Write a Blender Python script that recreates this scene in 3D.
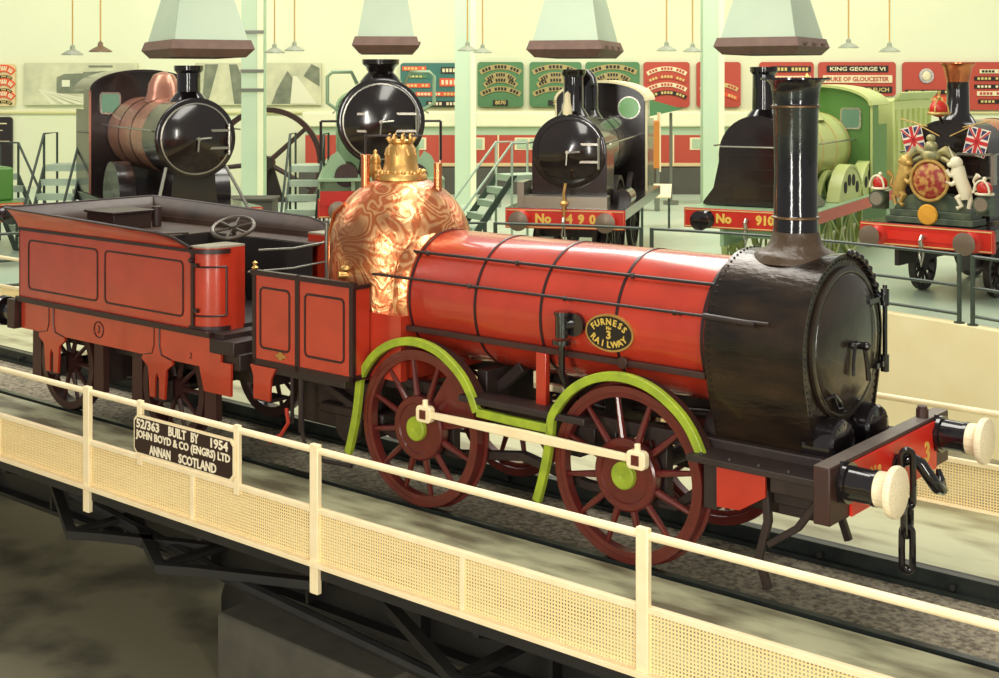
import bpy, math, random
from mathutils import Matrix, Vector
random.seed(7)
PI = math.pi
R = math.radians
for o in list(bpy.data.objects): bpy.data.objects.remove(o)
C = bpy.context.scene.collection

# ------------------------------------------------------------ camera, light, exposure
FPX, HY, CAMH = 1339.14, 81.43, 3.951
cam = bpy.data.cameras.new('camera'); camo = bpy.data.objects.new('camera', cam); C.objects.link(camo)
camo.location = (0, 0, CAMH); camo.rotation_euler = (PI/2, 0, 0)
cam.sensor_width = 36; cam.sensor_fit = 'HORIZONTAL'; cam.lens = FPX/999*36
cam.shift_x = 0.0; cam.shift_y = -(339-HY)/999
cam.clip_end = 300; cam.clip_start = .1
bpy.context.scene.camera = camo
sc = bpy.context.scene
sc.view_settings.view_transform = 'Standard'; sc.view_settings.look = 'None'
sc.view_settings.gamma = 1; sc.view_settings.use_curve_mapping = False
sc.view_settings.exposure = 0.0
w = bpy.data.worlds.new('hall_air'); sc.world = w; w.use_nodes = True
w.node_tree.nodes['Background'].inputs[0].default_value = (1.0, .975, .89, 1)
w.node_tree.nodes['Background'].inputs[1].default_value = .36
def area(name, loc, target, sx, sy, power, col=(1, .97, .88)):
    l = bpy.data.lights.new(name, 'AREA'); l.shape = 'RECTANGLE'; l.size = sx; l.size_y = sy; l.energy = power; l.color = col
    o = bpy.data.objects.new(name, l); C.objects.link(o); o.location = loc
    o.rotation_euler = (Vector(target)-Vector(loc)).to_track_quat('-Z', 'Y').to_euler()
    return o
area('roof_skylight', (1, 17, 12), (1, 17, 0), 3.5, 22, 2100)
area('roof_skylight', (-9, 26, 12), (-7, 27, 0), 4, 26, 1900)
area('roof_skylight', (9, 30, 12), (7, 30, 0), 4, 26, 1900)
area('gallery_window', (-7, -3, 4.3), (0, 13, 3.2), 1.6, 7.5, 1500)
area('gallery_window', (5, -3.5, 4.3), (2, 12, 3.2), 1.2, 7.5, 900)
area('back_skylight', (0, 40, 12.5), (0, 49, 4), 50, 3, 3300)

# ------------------------------------------------------------ materials
def lin(c):
    return tuple(((x/255)/12.92 if x/255 <= .04045 else ((x/255+.055)/1.055)**2.4) for x in c)+(1,)
MATS = {}
def mat(name, col, rough=.5, metal=0, col2=None, scale=4, amt=.5, bump=0, bscale=20, coat=0, emit=0, stretch=None, detail=4, lo=.35, hi=.7):
    m = bpy.data.materials.new(name); m.use_nodes = True; nt = m.node_tree; N = nt.nodes; L = nt.links
    b = N['Principled BSDF']; b.inputs['Roughness'].default_value = rough; b.inputs['Metallic'].default_value = metal
    b.inputs['Base Color'].default_value = lin(col)
    if coat: b.inputs['Coat Weight'].default_value = coat; b.inputs['Coat Roughness'].default_value = .06
    tc = N.new('ShaderNodeTexCoord'); mp = N.new('ShaderNodeMapping'); L.new(tc.outputs['Object'], mp.inputs[0])
    if stretch: mp.inputs['Scale'].default_value = stretch
    if col2:
        n = N.new('ShaderNodeTexNoise'); n.inputs['Scale'].default_value = scale; n.inputs['Detail'].default_value = detail
        L.new(mp.outputs[0], n.inputs[0])
        r = N.new('ShaderNodeMapRange'); r.inputs[1].default_value = lo; r.inputs[2].default_value = hi; r.inputs[4].default_value = amt
        L.new(n.outputs[0], r.inputs[0])
        mx = N.new('ShaderNodeMix'); mx.data_type = 'RGBA'; mx.inputs[6].default_value = lin(col); mx.inputs[7].default_value = lin(col2)
        L.new(r.outputs[0], mx.inputs[0]); L.new(mx.outputs[2], b.inputs['Base Color'])
    if bump:
        n2 = N.new('ShaderNodeTexNoise'); n2.inputs['Scale'].default_value = bscale; n2.inputs['Detail'].default_value = 3
        L.new(mp.outputs[0], n2.inputs[0])
        bp = N.new('ShaderNodeBump'); bp.inputs['Strength'].default_value = bump; bp.inputs['Distance'].default_value = .02
        L.new(n2.outputs[0], bp.inputs['Height']); L.new(bp.outputs[0], b.inputs['Normal'])
    if emit:
        b.inputs['Emission Color'].default_value = lin(col); b.inputs['Emission Strength'].default_value = emit
    MATS[name] = m
    return m
RED = mat('red_paint', (182, 54, 34), .26, col2=(154, 44, 28), scale=3, amt=.6, bump=.12, bscale=5, coat=.5)
REDF = mat('red_flat_paint', (190, 54, 34), .4, col2=(170, 50, 34), scale=5, amt=.5)
BLK = mat('black_gloss', (20, 17, 20), .14, col2=(34, 26, 28), scale=6, bump=.25, bscale=6, coat=.6)
SMK = mat('smokebox_black', (26, 20, 18), .24, .3, col2=(62, 46, 32), scale=4, amt=.8, bump=.35, bscale=14, stretch=(.5, 1, 1.4), detail=8, coat=.15)  # brown second tone paints the warm overhead sheen into the black
SAD = mat('chimney_saddle_brown', (78, 60, 42), .38, col2=(50, 36, 26), scale=9, bump=.4, bscale=18)
DRK = mat('dark_iron', (38, 28, 26), .5, col2=(58, 40, 34), scale=8)
BRN = mat('brown_frame', (62, 34, 28), .45, col2=(40, 26, 24), scale=6)
LIN_ = mat('dark_lining', (44, 22, 22), .4)
MAR = mat('maroon_wheel', (98, 32, 27), .32, col2=(72, 24, 22), scale=8, coat=.3)
GRN = mat('lime_green', (158, 176, 44), .45, col2=(120, 140, 40), scale=9, amt=.7)
CRM = mat('cream_paint', (250, 232, 190), .4, col2=(236, 210, 160), scale=6, amt=.5)
CRMD = mat('cream_mesh_wire', (248, 222, 162), .5)
WOOD = mat('pale_wood', (250, 236, 202), .55, col2=(214, 186, 132), scale=8, stretch=(1, 8, 8))
BRS = mat('brass', (214, 172, 106), .42, .9, col2=(196, 140, 60), scale=9, bump=.2, bscale=20)
TANK = mat('tender_brown', (56, 40, 34), .42, col2=(88, 66, 52), scale=2.2, amt=.7, bump=.2, bscale=8)
COAL = mat('coal_well_dark', (26, 20, 19), .7, col2=(46, 32, 28), scale=4)
GREY = mat('steel_grey', (140, 140, 128), .35, .6)
def copper():  # swirls and brown patches put reflections into the copper's colour
    m = bpy.data.materials.new('polished_copper'); m.use_nodes = True; nt = m.node_tree; N = nt.nodes; L = nt.links
    b = N['Principled BSDF']; b.inputs['Metallic'].default_value = .75; b.inputs['Roughness'].default_value = .3
    tc = N.new('ShaderNodeTexCoord')
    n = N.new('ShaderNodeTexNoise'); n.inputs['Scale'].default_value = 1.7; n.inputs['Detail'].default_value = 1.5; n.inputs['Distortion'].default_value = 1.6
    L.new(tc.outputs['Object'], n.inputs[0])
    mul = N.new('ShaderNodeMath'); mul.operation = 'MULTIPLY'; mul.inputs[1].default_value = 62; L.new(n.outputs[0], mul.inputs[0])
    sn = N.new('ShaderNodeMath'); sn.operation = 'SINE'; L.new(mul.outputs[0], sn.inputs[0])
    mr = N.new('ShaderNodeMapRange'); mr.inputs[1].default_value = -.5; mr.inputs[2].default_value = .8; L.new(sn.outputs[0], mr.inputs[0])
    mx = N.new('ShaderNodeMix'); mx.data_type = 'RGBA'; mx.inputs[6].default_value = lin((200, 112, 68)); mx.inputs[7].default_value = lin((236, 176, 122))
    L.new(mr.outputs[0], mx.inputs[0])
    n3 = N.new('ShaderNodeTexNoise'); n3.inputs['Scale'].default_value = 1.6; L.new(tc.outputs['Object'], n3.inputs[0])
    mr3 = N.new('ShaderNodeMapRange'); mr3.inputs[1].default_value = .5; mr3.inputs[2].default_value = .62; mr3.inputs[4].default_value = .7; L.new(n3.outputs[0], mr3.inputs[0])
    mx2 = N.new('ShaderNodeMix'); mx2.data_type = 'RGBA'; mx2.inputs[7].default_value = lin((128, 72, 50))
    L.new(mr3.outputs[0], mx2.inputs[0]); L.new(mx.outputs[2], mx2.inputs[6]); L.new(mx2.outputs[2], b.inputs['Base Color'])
    bp = N.new('ShaderNodeBump'); bp.inputs['Strength'].default_value = .28; bp.inputs['Distance'].default_value = .03
    n2 = N.new('ShaderNodeTexNoise'); n2.inputs['Scale'].default_value = 7; n2.inputs['Distortion'].default_value = 2; L.new(tc.outputs['Object'], n2.inputs[0])
    L.new(n2.outputs[0], bp.inputs['Height']); L.new(bp.outputs[0], b.inputs['Normal'])
    return m
COP = copper()
COPP = mat('copper_pipe_metal', (222, 132, 88), .25, .9)

# ------------------------------------------------------------ mesh builder
class MB:
    def __init__(s): s.v = []; s.f = []; s.mi = []; s.sm = []; s.cur = 0; s.M = Matrix()
    def add(s, vs, fs, smooth=True):
        b = len(s.v)
        s.v += [tuple(s.M @ Vector(v)) for v in vs]
        for f in fs: s.f.append([i+b for i in f]); s.mi.append(s.cur)
        return s
    def bx(s, x0, x1, y0, y1, z0, z1):
        s.add([(x0,y0,z0),(x1,y0,z0),(x1,y1,z0),(x0,y1,z0),(x0,y0,z1),(x1,y0,z1),(x1,y1,z1),(x0,y1,z1)],
              [(3,2,1,0),(4,5,6,7),(0,1,5,4),(1,2,6,5),(2,3,7,6),(3,0,4,7)]); return s
    def cyl(s, p0, p1, r0, r1=None, n=16, caps=True):
        p0 = Vector(p0); p1 = Vector(p1); r1 = r0 if r1 is None else r1
        d = (p1-p0).normalized(); u = d.orthogonal().normalized(); v = d.cross(u)
        vs = []
        for p, r in ((p0, r0), (p1, r1)):
            for i in range(n):
                a = 2*PI*i/n; vs.append(p+u*math.cos(a)*r+v*math.sin(a)*r)
        fs = [(i, (i+1) % n, n+(i+1) % n, n+i) for i in range(n)]
        if caps: fs += [tuple(reversed(range(n))), tuple(range(n, 2*n))]
        s.add(vs, fs); return s
    def tube(s, pts, r, n=8, closed=False):
        pts = [Vector(p) for p in pts]; m = len(pts); rings = []; up = None
        for i, p in enumerate(pts):
            if closed: d = pts[(i+1) % m]-pts[i-1]
            else: d = pts[min(i+1, m-1)]-pts[max(i-1, 0)]
            d.normalize()
            if up is None: up = d.orthogonal().normalized()
            up = (up-d*up.dot(d)); up = up.normalized() if up.length > 1e-6 else d.orthogonal().normalized()
            v = d.cross(up)
            rr = r[i] if isinstance(r, (list, tuple)) else r
            rings.append([p+up*math.cos(2*PI*k/n)*rr+v*math.sin(2*PI*k/n)*rr for k in range(n)])
        vs = [q for ring in rings for q in ring]; fs = []
        for i in range(m if closed else m-1):
            j = (i+1) % m
            fs += [(i*n+k, i*n+(k+1) % n, j*n+(k+1) % n, j*n+k) for k in range(n)]
        if not closed: fs += [tuple(reversed(range(n))), tuple(range((m-1)*n, m*n))]
        s.add(vs, fs); return s
    def lathe(s, prof, c=(0,0,0), axis='z', n=32, a0=0, a1=2*PI):
        full = abs(a1-a0-2*PI) < 1e-6; k = n if full else n+1; vs = []
        for r, h in prof:
            for i in range(k):
                a = a0+(a1-a0)*i/n; x, y = r*math.cos(a), r*math.sin(a)
                p = {'z': (x, y, h), 'x': (h, x, y), 'y': (y, h, x)}[axis]
                vs.append((p[0]+c[0], p[1]+c[1], p[2]+c[2]))
        fs = []
        for j in range(len(prof)-1):
            for i in range(n if full else n):
                i2 = (i+1) % k
                fs.append((j*k+i, j*k+i2, (j+1)*k+i2, (j+1)*k+i))
        s.add(vs, fs); return s
    def prism(s, poly, axis, a, b):
        # poly 2D: axis 'y' -> (x,z); 'x' -> (y,z); 'z' -> (x,y)
        n = len(poly)
        mk = {'y': lambda p, t: (p[0], t, p[1]), 'x': lambda p, t: (t, p[0], p[1]), 'z': lambda p, t: (p[0], p[1], t)}[axis]
        vs = [mk(p, a) for p in poly]+[mk(p, b) for p in poly]
        fs = [tuple(reversed(range(n))), tuple(range(n, 2*n))]+[(i, (i+1) % n, n+(i+1) % n, n+i) for i in range(n)]
        s.add(vs, fs); return s
    def band(s, pts, w, axis, a, b, closed=False):
        # flat band following 2D points, width w, extruded between a and b
        P = [Vector(p) for p in pts]; m = len(P); L_, R_ = [], []
        for i in range(m):
            if closed: d = P[(i+1) % m]-P[i-1]
            else: d = P[min(i+1, m-1)]-P[max(i-1, 0)]
            d.normalize(); nn = Vector((-d.y, d.x))*w/2
            L_.append(P[i]+nn); R_.append(P[i]-nn)
        mk = {'y': lambda p, t: (p[0], t, p[1]), 'x': lambda p, t: (t, p[0], p[1]), 'z': lambda p, t: (p[0], p[1], t)}[axis]
        vs = []
        for i in range(m): vs += [mk(L_[i], a), mk(R_[i], a), mk(R_[i], b), mk(L_[i], b)]
        fs = []
        for i in range(m if closed else m-1):
            j = (i+1) % m
            for k in range(4): fs.append((4*i+k, 4*i+(k+1) % 4, 4*j+(k+1) % 4, 4*j+k))
        if not closed: fs += [(3, 2, 1, 0), (4*m-4, 4*m-3, 4*m-2, 4*m-1)]
        s.add(vs, fs); return s
    def sph(s, c, r, n=12, m=8):
        if not isinstance(r, (list, tuple)): r = (r, r, r)
        vs = [(c[0], c[1], c[2]-r[2])]
        for j in range(1, m):
            t = -PI/2+PI*j/m
            for i in range(n):
                a = 2*PI*i/n; vs.append((c[0]+r[0]*math.cos(t)*math.cos(a), c[1]+r[1]*math.cos(t)*math.sin(a), c[2]+r[2]*math.sin(t)))
        vs.append((c[0], c[1], c[2]+r[2])); fs = []
        for i in range(n): fs.append((0, 1+(i+1) % n, 1+i))
        for j in range(m-2):
            for i in range(n): fs.append((1+j*n+i, 1+j*n+(i+1) % n, 1+(j+1)*n+(i+1) % n, 1+(j+1)*n+i))
        last = len(vs)-1; b = 1+(m-2)*n
        for i in range(n): fs.append((b+i, b+(i+1) % n, last))
        s.add(vs, fs); return s
    def text(s, txt, size, X, Y, Z, o, depth=.004, bold=.0, sx=1, align='CENTER'):
        cu = bpy.data.curves.new('t', 'FONT'); cu.body = txt; cu.size = size; cu.extrude = depth; cu.offset = bold
        cu.align_x = align; cu.align_y = 'CENTER'; cu.resolution_u = 2
        ob = bpy.data.objects.new('t', cu); C.objects.link(ob)
        dg = bpy.context.evaluated_depsgraph_get(); dg.update()
        me = bpy.data.meshes.new_from_object(ob.evaluated_get(dg))
        X = Vector(X)*sx; Y = Vector(Y); Z = Vector(Z); o = Vector(o)
        s.add([o+X*v.co.x+Y*v.co.y+Z*v.co.z for v in me.vertices], [tuple(p.vertices) for p in me.polygons])
        bpy.data.objects.remove(ob); bpy.data.curves.remove(cu); bpy.data.meshes.remove(me)
        return s
    def build(s, name, mats, parent=None, bevel=0, angle=38, label=None):
        me = bpy.data.meshes.new(name); me.from_pydata(s.v, [], s.f)
        if not isinstance(mats, (list, tuple)): mats = [mats]
        for m in mats: me.materials.append(m)
        me.polygons.foreach_set('material_index', s.mi); me.update()
        for p in me.polygons: p.use_smooth = True
        me.set_sharp_from_angle(angle=R(angle)); me.update()
        o = bpy.data.objects.new(name, me); C.objects.link(o)
        if parent: o.parent = parent
        if bevel:
            b = o.modifiers.new('bevel', 'BEVEL'); b.width = bevel; b.segments = 2; b.limit_method = 'ANGLE'; b.angle_limit = R(40)
        if label: o['label'] = label
        return o
def empty(name, loc, rz=0, label=None, cat=None, group=None):
    o = bpy.data.objects.new(name, None); C.objects.link(o); o.location = loc; o.rotation_euler = (0, 0, rz)
    o.empty_display_size = .1
    return tag(o, label, cat, group)
def tag(o, label=None, cat=None, group=None, kind=None):
    if label: o['label'] = label
    if cat: o['category'] = cat
    if group: o['group'] = group
    if kind: o['kind'] = kind
    return o
def kids(o): return [c for c in bpy.data.objects if c.parent == o]
def copy_tree(o, parent=None):
    c = o.copy(); C.objects.link(c); c.parent = parent
    for ch in kids(o): copy_tree(ch, c)
    return c
def arc(c, r, a0, a1, n=24):
    return [(c[0]+r*math.cos(R(a0+(a1-a0)*i/n)), c[1]+r*math.sin(R(a0+(a1-a0)*i/n))) for i in range(n+1)]
def rrect(x0, x1, z0, z1, r, n=5):
    p = []
    for cx, cz, a in ((x1-r, z1-r, 0), (x0+r, z1-r, 90), (x0+r, z0+r, 180), (x1-r, z0+r, 270)):
        p += arc((cx, cz), r, a, a+90, n)
    return p

# track frame: local +x is the engine's forward direction, -y the side towards the gallery
TH = .6929; OX, OY = -.2735, 13.0485
c_, s_ = math.cos(TH), math.sin(TH)
def TW(x, y, z=0): return Vector((OX+x*c_+y*s_, OY-x*s_+y*c_, z))
def track_empty(name, x, y, z, label, cat, group=None):
    return empty(name, TW(x, y, z), -TH, label, cat, group)
PC = Vector((-2.4, 14.8, 0)); PR = 12.0

# ------------------------------------------------------------ floor, pit, walls
WALL = mat('cream_wall_paint', (234, 235, 198), .75, col2=(226, 229, 188), scale=.25, amt=.8, bump=.05, bscale=6)
FLOOR = mat('pale_green_floor', (180, 202, 176), .33, col2=(206, 214, 184), scale=.35, amt=.8)
PITW = mat('pit_wall_paint', (250, 238, 188), .7, col2=(238, 222, 166), scale=1.2, amt=.6)
PITF = mat('shade_toned_pit_concrete', (136, 130, 106), .5, col2=(72, 68, 60), scale=.9, amt=1, bump=.3, bscale=3, detail=12, lo=.44, hi=.64)  # pit shade put into the floor colour; blotches are stains
m = MB(); n = 96; X0, X1, Y0, Y1 = -34, 34, -4, 50.4
vs = []; fs = []
for i in range(n):
    a = 2*PI*i/n; d = Vector((math.cos(a), math.sin(a)))
    t = min((X1-PC.x)/d.x if d.x > 1e-6 else 1e9, (X0-PC.x)/d.x if d.x < -1e-6 else 1e9, (Y1-PC.y)/d.y if d.y > 1e-6 else 1e9, (Y0-PC.y)/d.y if d.y < -1e-6 else 1e9)
    vs += [(PC.x+d.x*PR, PC.y+d.y*PR, 0), (PC.x+d.x*t, PC.y+d.y*t, 0)]
for i in range(n): j = (i+1) % n; fs.append((2*i, 2*i+1, 2*j+1, 2*j))
m.add(vs, fs)
tag(m.build('floor', FLOOR), kind='structure')
m = MB(); m.lathe([(PR-.02, -2.0), (PR-.02, -.02), (PR-.02, .012), (PR+.25, .012), (PR+.25, -.1)], PC, 'z', 128)
tag(m.build('wall_pit', PITW), kind='structure')
m = MB(); m.lathe([(0, -2.0), (PR, -2.0)], PC, 'z', 96)
tag(m.build('floor_pit', PITF), kind='structure')
m = MB(); m.bx(-34, 34, 50.4, 50.7, 0, 14)
tag(m.build('wall_back', WALL), kind='structure')
m = MB(); m.bx(-34, 34, 50.3, 50.4, 2.75, 2.82)
tag(m.build('trim_1', mat('trim_cream', (222, 214, 150), .6)), kind='structure')

# ------------------------------------------------------------ turntable
DECK = mat('worn_deck', (186, 184, 148), .6, col2=(112, 104, 80), scale=2.6, amt=1, bump=.35, bscale=9, stretch=(.45, 1.5, 1), detail=12, lo=.42, hi=.62)
DECKG = mat('greenish_far_deck', (186, 186, 148), .5, col2=(122, 112, 80), scale=1.8, amt=.8, bump=.2, bscale=8, stretch=(.5, 1.4, 1), detail=9, lo=.48, hi=.66)
TROUGH = mat('gritty_track_bed', (168, 158, 134), .9, col2=(88, 78, 66), scale=20, amt=.9, bump=.9, bscale=50, detail=12, lo=.38, hi=.66)
GIRD = mat('girder_black', (26, 25, 25), .5, col2=(44, 42, 38), scale=3)
RAIL = mat('rail_steel', (44, 50, 50), .3, .5, col2=(70, 76, 70), scale=5)
tt = track_empty('turntable', -3, .1, -2.0, 'long steel turntable deck carrying the red locomotive across the pit', 'turntable')
def T(mb): mb.M = Matrix.Translation((3, -.1, 2.0)); return mb
TX0, TX1 = -14.5, 8.6
m = T(MB()); m.bx(TX0, TX1, -2.27, -.80, -.10, -.02); m.build('near_walkway', DECK, tt)
m = T(MB()); m.bx(TX0, TX1, .84, 2.45, -.10, -.02); m.build('far_walkway', DECKG, tt)
m = T(MB()); m.bx(TX0, TX1, -.66, .66, -.26, -.17); m.build('track_bed', TROUGH, tt)
for y in (-.73, .73):
    m = T(MB()); m.cur = 0
    m.bx(TX0, TX1, y-.035, y+.035, -.03, 0); m.bx(TX0, TX1, y-.012, y+.012, -.13, -.03); m.bx(TX0, TX1, y-.07, y+.07, -.16, -.13)
    m.cur = 1
    if y < 0: m.bx(TX0, TX1, -.80, -.765, -.10, -.035)
    else:
        m.bx(TX0, TX1, .768, .84, -.26, -.012)
        for k in range(20): m.cyl((TX0+.6+k*1.15, .693, -.09), (TX0+.6+k*1.15, .66, -.09), .025, n=8)
    m.cur = 0; m.bx(TX0, TX1, y-.07, y+.07, -.26, -.16)
    m.build('rail', [RAIL, GIRD], tt)
for y in (-1.15, 1.15):
    m = T(MB()); m.bx(TX0, TX1, y-.02, y+.02, -1.0, -.10); m.bx(TX0, TX1, y-.16, y+.16, -1.03, -.98); m.bx(TX0, TX1, y-.16, y+.16, -.14, -.10)
    for k in range(16): m.bx(TX0+.5+k*1.45, TX0+.54+k*1.45, y-.15, y+.15, -.98, -.14)
    m.build('girder', GIRD, tt)
for k in range(13):
    x = -9.63+k*1.66
    m = T(MB()); m.prism([(-1.0, -.12), (-2.25, -.12), (-2.25, -.22), (-1.0, -.7)], 'x', x-.03, x+.03)
    m.bx(x-.07, x+.07, -2.25, -1.0, -.14, -.11)
    m.build('outrigger', GIRD, tt)
# lower bracing frames below the edge, pointing into the pit
for x in (-3.2, -1.75, 1.9):
    m = T(MB()); m.band([(x-1.7, -1.5), (x, -2.36), (x+.25, -2.2), (x+1.4, -1.7)], .10, 'z', -.58, -.50)
    m.bx(x-.06, x+.06, -2.3, -1.2, -.55, -.50)
    m.build('brace_frame', GIRD, tt)
m = T(MB()); m.tube([(-4.2, -1.7, -.5), (-1, -2.0, -.62), (4.5, -1.7, -1.2)], .06); m.build('brace_frame', GIRD, tt)
m = T(MB()); m.bx(TX0, TX1, -2.31, -2.27, -.16, -.02); m.build('near_edge_beam', GIRD, tt)
m = T(MB()); m.bx(TX0, TX1, 2.45, 2.50, -.16, -.02); m.build('far_edge_beam', CRM, tt)
m = T(MB()); m.lathe([(0, 0.002), (.6, 0.002), (.6, .2), (.4, .9), (.4, 1.0), (0, 1.0)], (-3, .1, -2.0), 'z', 24); m.build('pivot', GIRD, tt)

m = MB(); m.bx(0, 2.4, 0, 1.1, 0, .68)
b = m.build('concrete_block', mat('pier_concrete', (92, 88, 76), .85, col2=(60, 58, 52), scale=3), None, .03)
b.location = TW(-2.12, -1.42, -2.0); b.rotation_euler = (0, 0, -TH-.03)
tag(b, 'rough grey concrete block on the pit floor under the turntable', 'block')

# railings on the turntable
def railing(Y, x_posts, x_half, sgn, label, x0, x1, minis, thin):
    rt = track_empty('guard_railing', 0, Y, 0, label, 'railing')
    m = MB(); m.tube([(x0, 0, .90), (x1, 0, .90)], .03, 10); m.build('handrail', CRM, rt)
    for x in x_posts:
        m = MB(); m.bx(x-.05, x+.05, -.035, .015, -.28, .955); m.build('post', CRM, rt, .008)
    for x in thin:
        m = MB(); m.bx(x-.035, x+.035, -.03, .01, .34, .95); m.build('post', CRM, rt, .006)
    m = MB(); m.bx(x0, x1, -.025, .025, .385, .43); m.bx(x0, x1, -.06, .03, -.05, -.01)
    for x in minis: m.bx(x-.025, x+.025, -.02, .012, -.01, .385)
    m.build('panel_frame', CRM, rt, .004)
    bays = sorted(set([x0]+x_posts+minis+[x1]))
    for a, b in zip(bays, bays[1:]):
        m = MB(); k = int((b-a)/.027)
        for i in range(1, k): m.bx(a+(b-a)*i/k-.0055, a+(b-a)*i/k+.0055, -.003, .003, -.01, .385)
        for i in range(1, 15): m.bx(a, b, -.006, 0, -.01+i*.0265-.0055, -.01+i*.0265+.0055)
        m.build('mesh_panel', CRMD, rt)
    return rt
railing(-2.31, [-12.8, -9.5, -6.25, -2.98, .306, 3.54, 6.8], None, -1, 'cream mesh railing along the near edge of the turntable', -14.2, 8.4, [-11.1, -7.9, -4.62, -1.326, 1.92, 5.16], [-2.112, -.694])
railing(2.50, [-11.2, -8.0, -4.8, -1.6, 1.6, 4.86, 8.1], None, 1, 'cream mesh railing beyond the red engine on the far deck edge', -13, 8.4, [-9.6, -6.4, -3.2, 0, 3.2, 6.5], [])
# sign
SB = mat('sign_dark_brown', (44, 22, 18), .4); SW = mat('sign_lettering_cream', (246, 232, 200), .5)
sg = track_empty('name_board', -1.42, -2.365, .64, 'dark brown board with cream lettering BUILT BY 1954 on the railing', 'sign')
W2, H2 = .735, .185; ch = .05
def chpoly(w, h, c): return [(-w+c, -h), (w-c, -h), (w, -h+c), (w, h-c), (w-c, h), (-w+c, h), (-w, h-c), (-w, -h+c)]
m = MB(); m.prism(chpoly(W2, H2, ch), 'y', 0, .02); m.build('border', CRM, sg)
m = MB(); m.prism(chpoly(W2-.022, H2-.022, ch*.8), 'y', -.006, 0); m.build('panel', SB, sg)
ax = ((1,0,0),(0,0,1),(0,-1,0))
def fit(m, txt, x0, x1, zc, h, y=-.009, bold=.03):
    t = MB(); t.text(txt, 1, *ax, (0,0,0), depth=.1, bold=bold)
    xs = [v[0] for v in t.v]; zs = [v[2] for v in t.v]; mx_, mz_ = (max(xs)+min(xs))/2, (max(zs)+min(zs))/2
    sx, sz = (x1-x0)/(max(xs)-min(xs)), h/(max(zs)-min(zs))
    m.add([((x0+x1)/2+(v[0]-mx_)*sx, y+v[1]*.02, zc+(v[2]-mz_)*sz) for v in t.v], t.f)
m = MB()
for t_, a_, b_, z_, h_ in (('52/363', -.68, -.33, .112, .088), ('BUILT', -.19, .07, .112, .088), ('BY', .14, .25, .112, .088), ('1954', .42, .66, .112, .088), ('JOHN BOYD & CO (ENGRS) LTD', -.69, .69, .003, .096), ('ANNAN', -.48, -.16, -.108, .088), ('SCOTLAND', -.04, .50, -.108, .088)):
    fit(m, t_, a_, b_, z_, h_)
m.build('lettering', SW, sg)

# ------------------------------------------------------------ the red engine
lo = track_empty('steam_locomotive', 0, 0, 0, 'red steam locomotive with domed copper firebox and tall black chimney', 'locomotive')
WB = 2.324; RW = .724; FY = -.76
def wheel(x, side, spokes, weight):
    s = side
    fy = s*.76; by = s*.64
    def yy(a): return s*a
    m = MB()
    m.lathe([(RW-.05, yy(.64)), (RW-.05, yy(.757)), (RW, yy(.757)), (RW-.002, yy(.645)), (RW+.028, yy(.64)), (RW+.025, yy(.615)), (RW-.05, yy(.615)), (RW-.055, yy(.64))], (x, 0, RW), 'y', 64)
    m.lathe([(RW-.095, yy(.66)), (RW-.095, yy(.745)), (RW-.05, yy(.75)), (RW-.05, yy(.66)), (RW-.095, yy(.66))], (x, 0, RW), 'y', 64)
    m.lathe([(0, yy(.62)), (.28, yy(.64)), (.30, yy(.70)), (.30, yy(.76)), (.285, yy(.775)), (.235, yy(.775)), (.225, yy(.76)), (.20, yy(.76)), (0, yy(.77))], (x, 0, RW), 'y', 40)
    for k in range(spokes):
        a = 2*PI*(k+.35)/spokes
        p0 = (x+.27*math.cos(a), yy(.71), RW+.27*math.sin(a)); p1 = (x+(RW-.08)*math.cos(a), yy(.70), RW+(RW-.08)*math.sin(a))
        m.cyl(p0, p1, .033, .021, 8)
    if weight:
        m.band(arc((x, RW), .44, 14, 58, 8), .36, 'y', yy(.68), yy(.73))
    wo = m.build('wheel', MAR, lo)
    m = MB(); m.lathe([(.115, yy(.76)), (.112, yy(.80)), (.10, yy(.81)), (.02, yy(.812)), (0, yy(.80))], (x, 0, RW), 'y', 24); m.build('hub_cap', GRN, wo, label='lime green hub cap')
    return wo
for x, wgt in ((0, True), (WB, False)):
    for sd in (-1, 1): wheel(x, sd, 12, wgt)
    m = MB(); m.cyl((x, -.62, RW), (x, .62, RW), .075); m.build('axle', DRK, lo)
# coupling rod
CX, CZ = .20, RW+.187
for sd in (-1, 1):
    m = MB(); y0 = sd*.875
    m.prism([(CX, CZ-.028), (CX+WB/2, CZ-.045), (CX+WB, CZ-.028), (CX+WB, CZ+.028), (CX+WB/2, CZ+.045), (CX, CZ+.028)], 'y', y0-.02, y0+.02)
    for e in (0, WB):
        m.prism(rrect(CX+e-.09, CX+e+.09, CZ-.075, CZ+.075, .04), 'y', y0-.035, y0+.035)
        m.cyl((CX+e, y0, CZ+.06), (CX+e, y0, CZ+.13), .026, n=10)
    ro = m.build('coupling_rod', CRM, lo, .008)
    for e in (0, WB):
        m = MB(); m.bx(CX+e-.035, CX+e+.035, y0-.045, y0+.03, CZ-.04, CZ+.04); m.build('crank_pin', MAR, ro)
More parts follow.
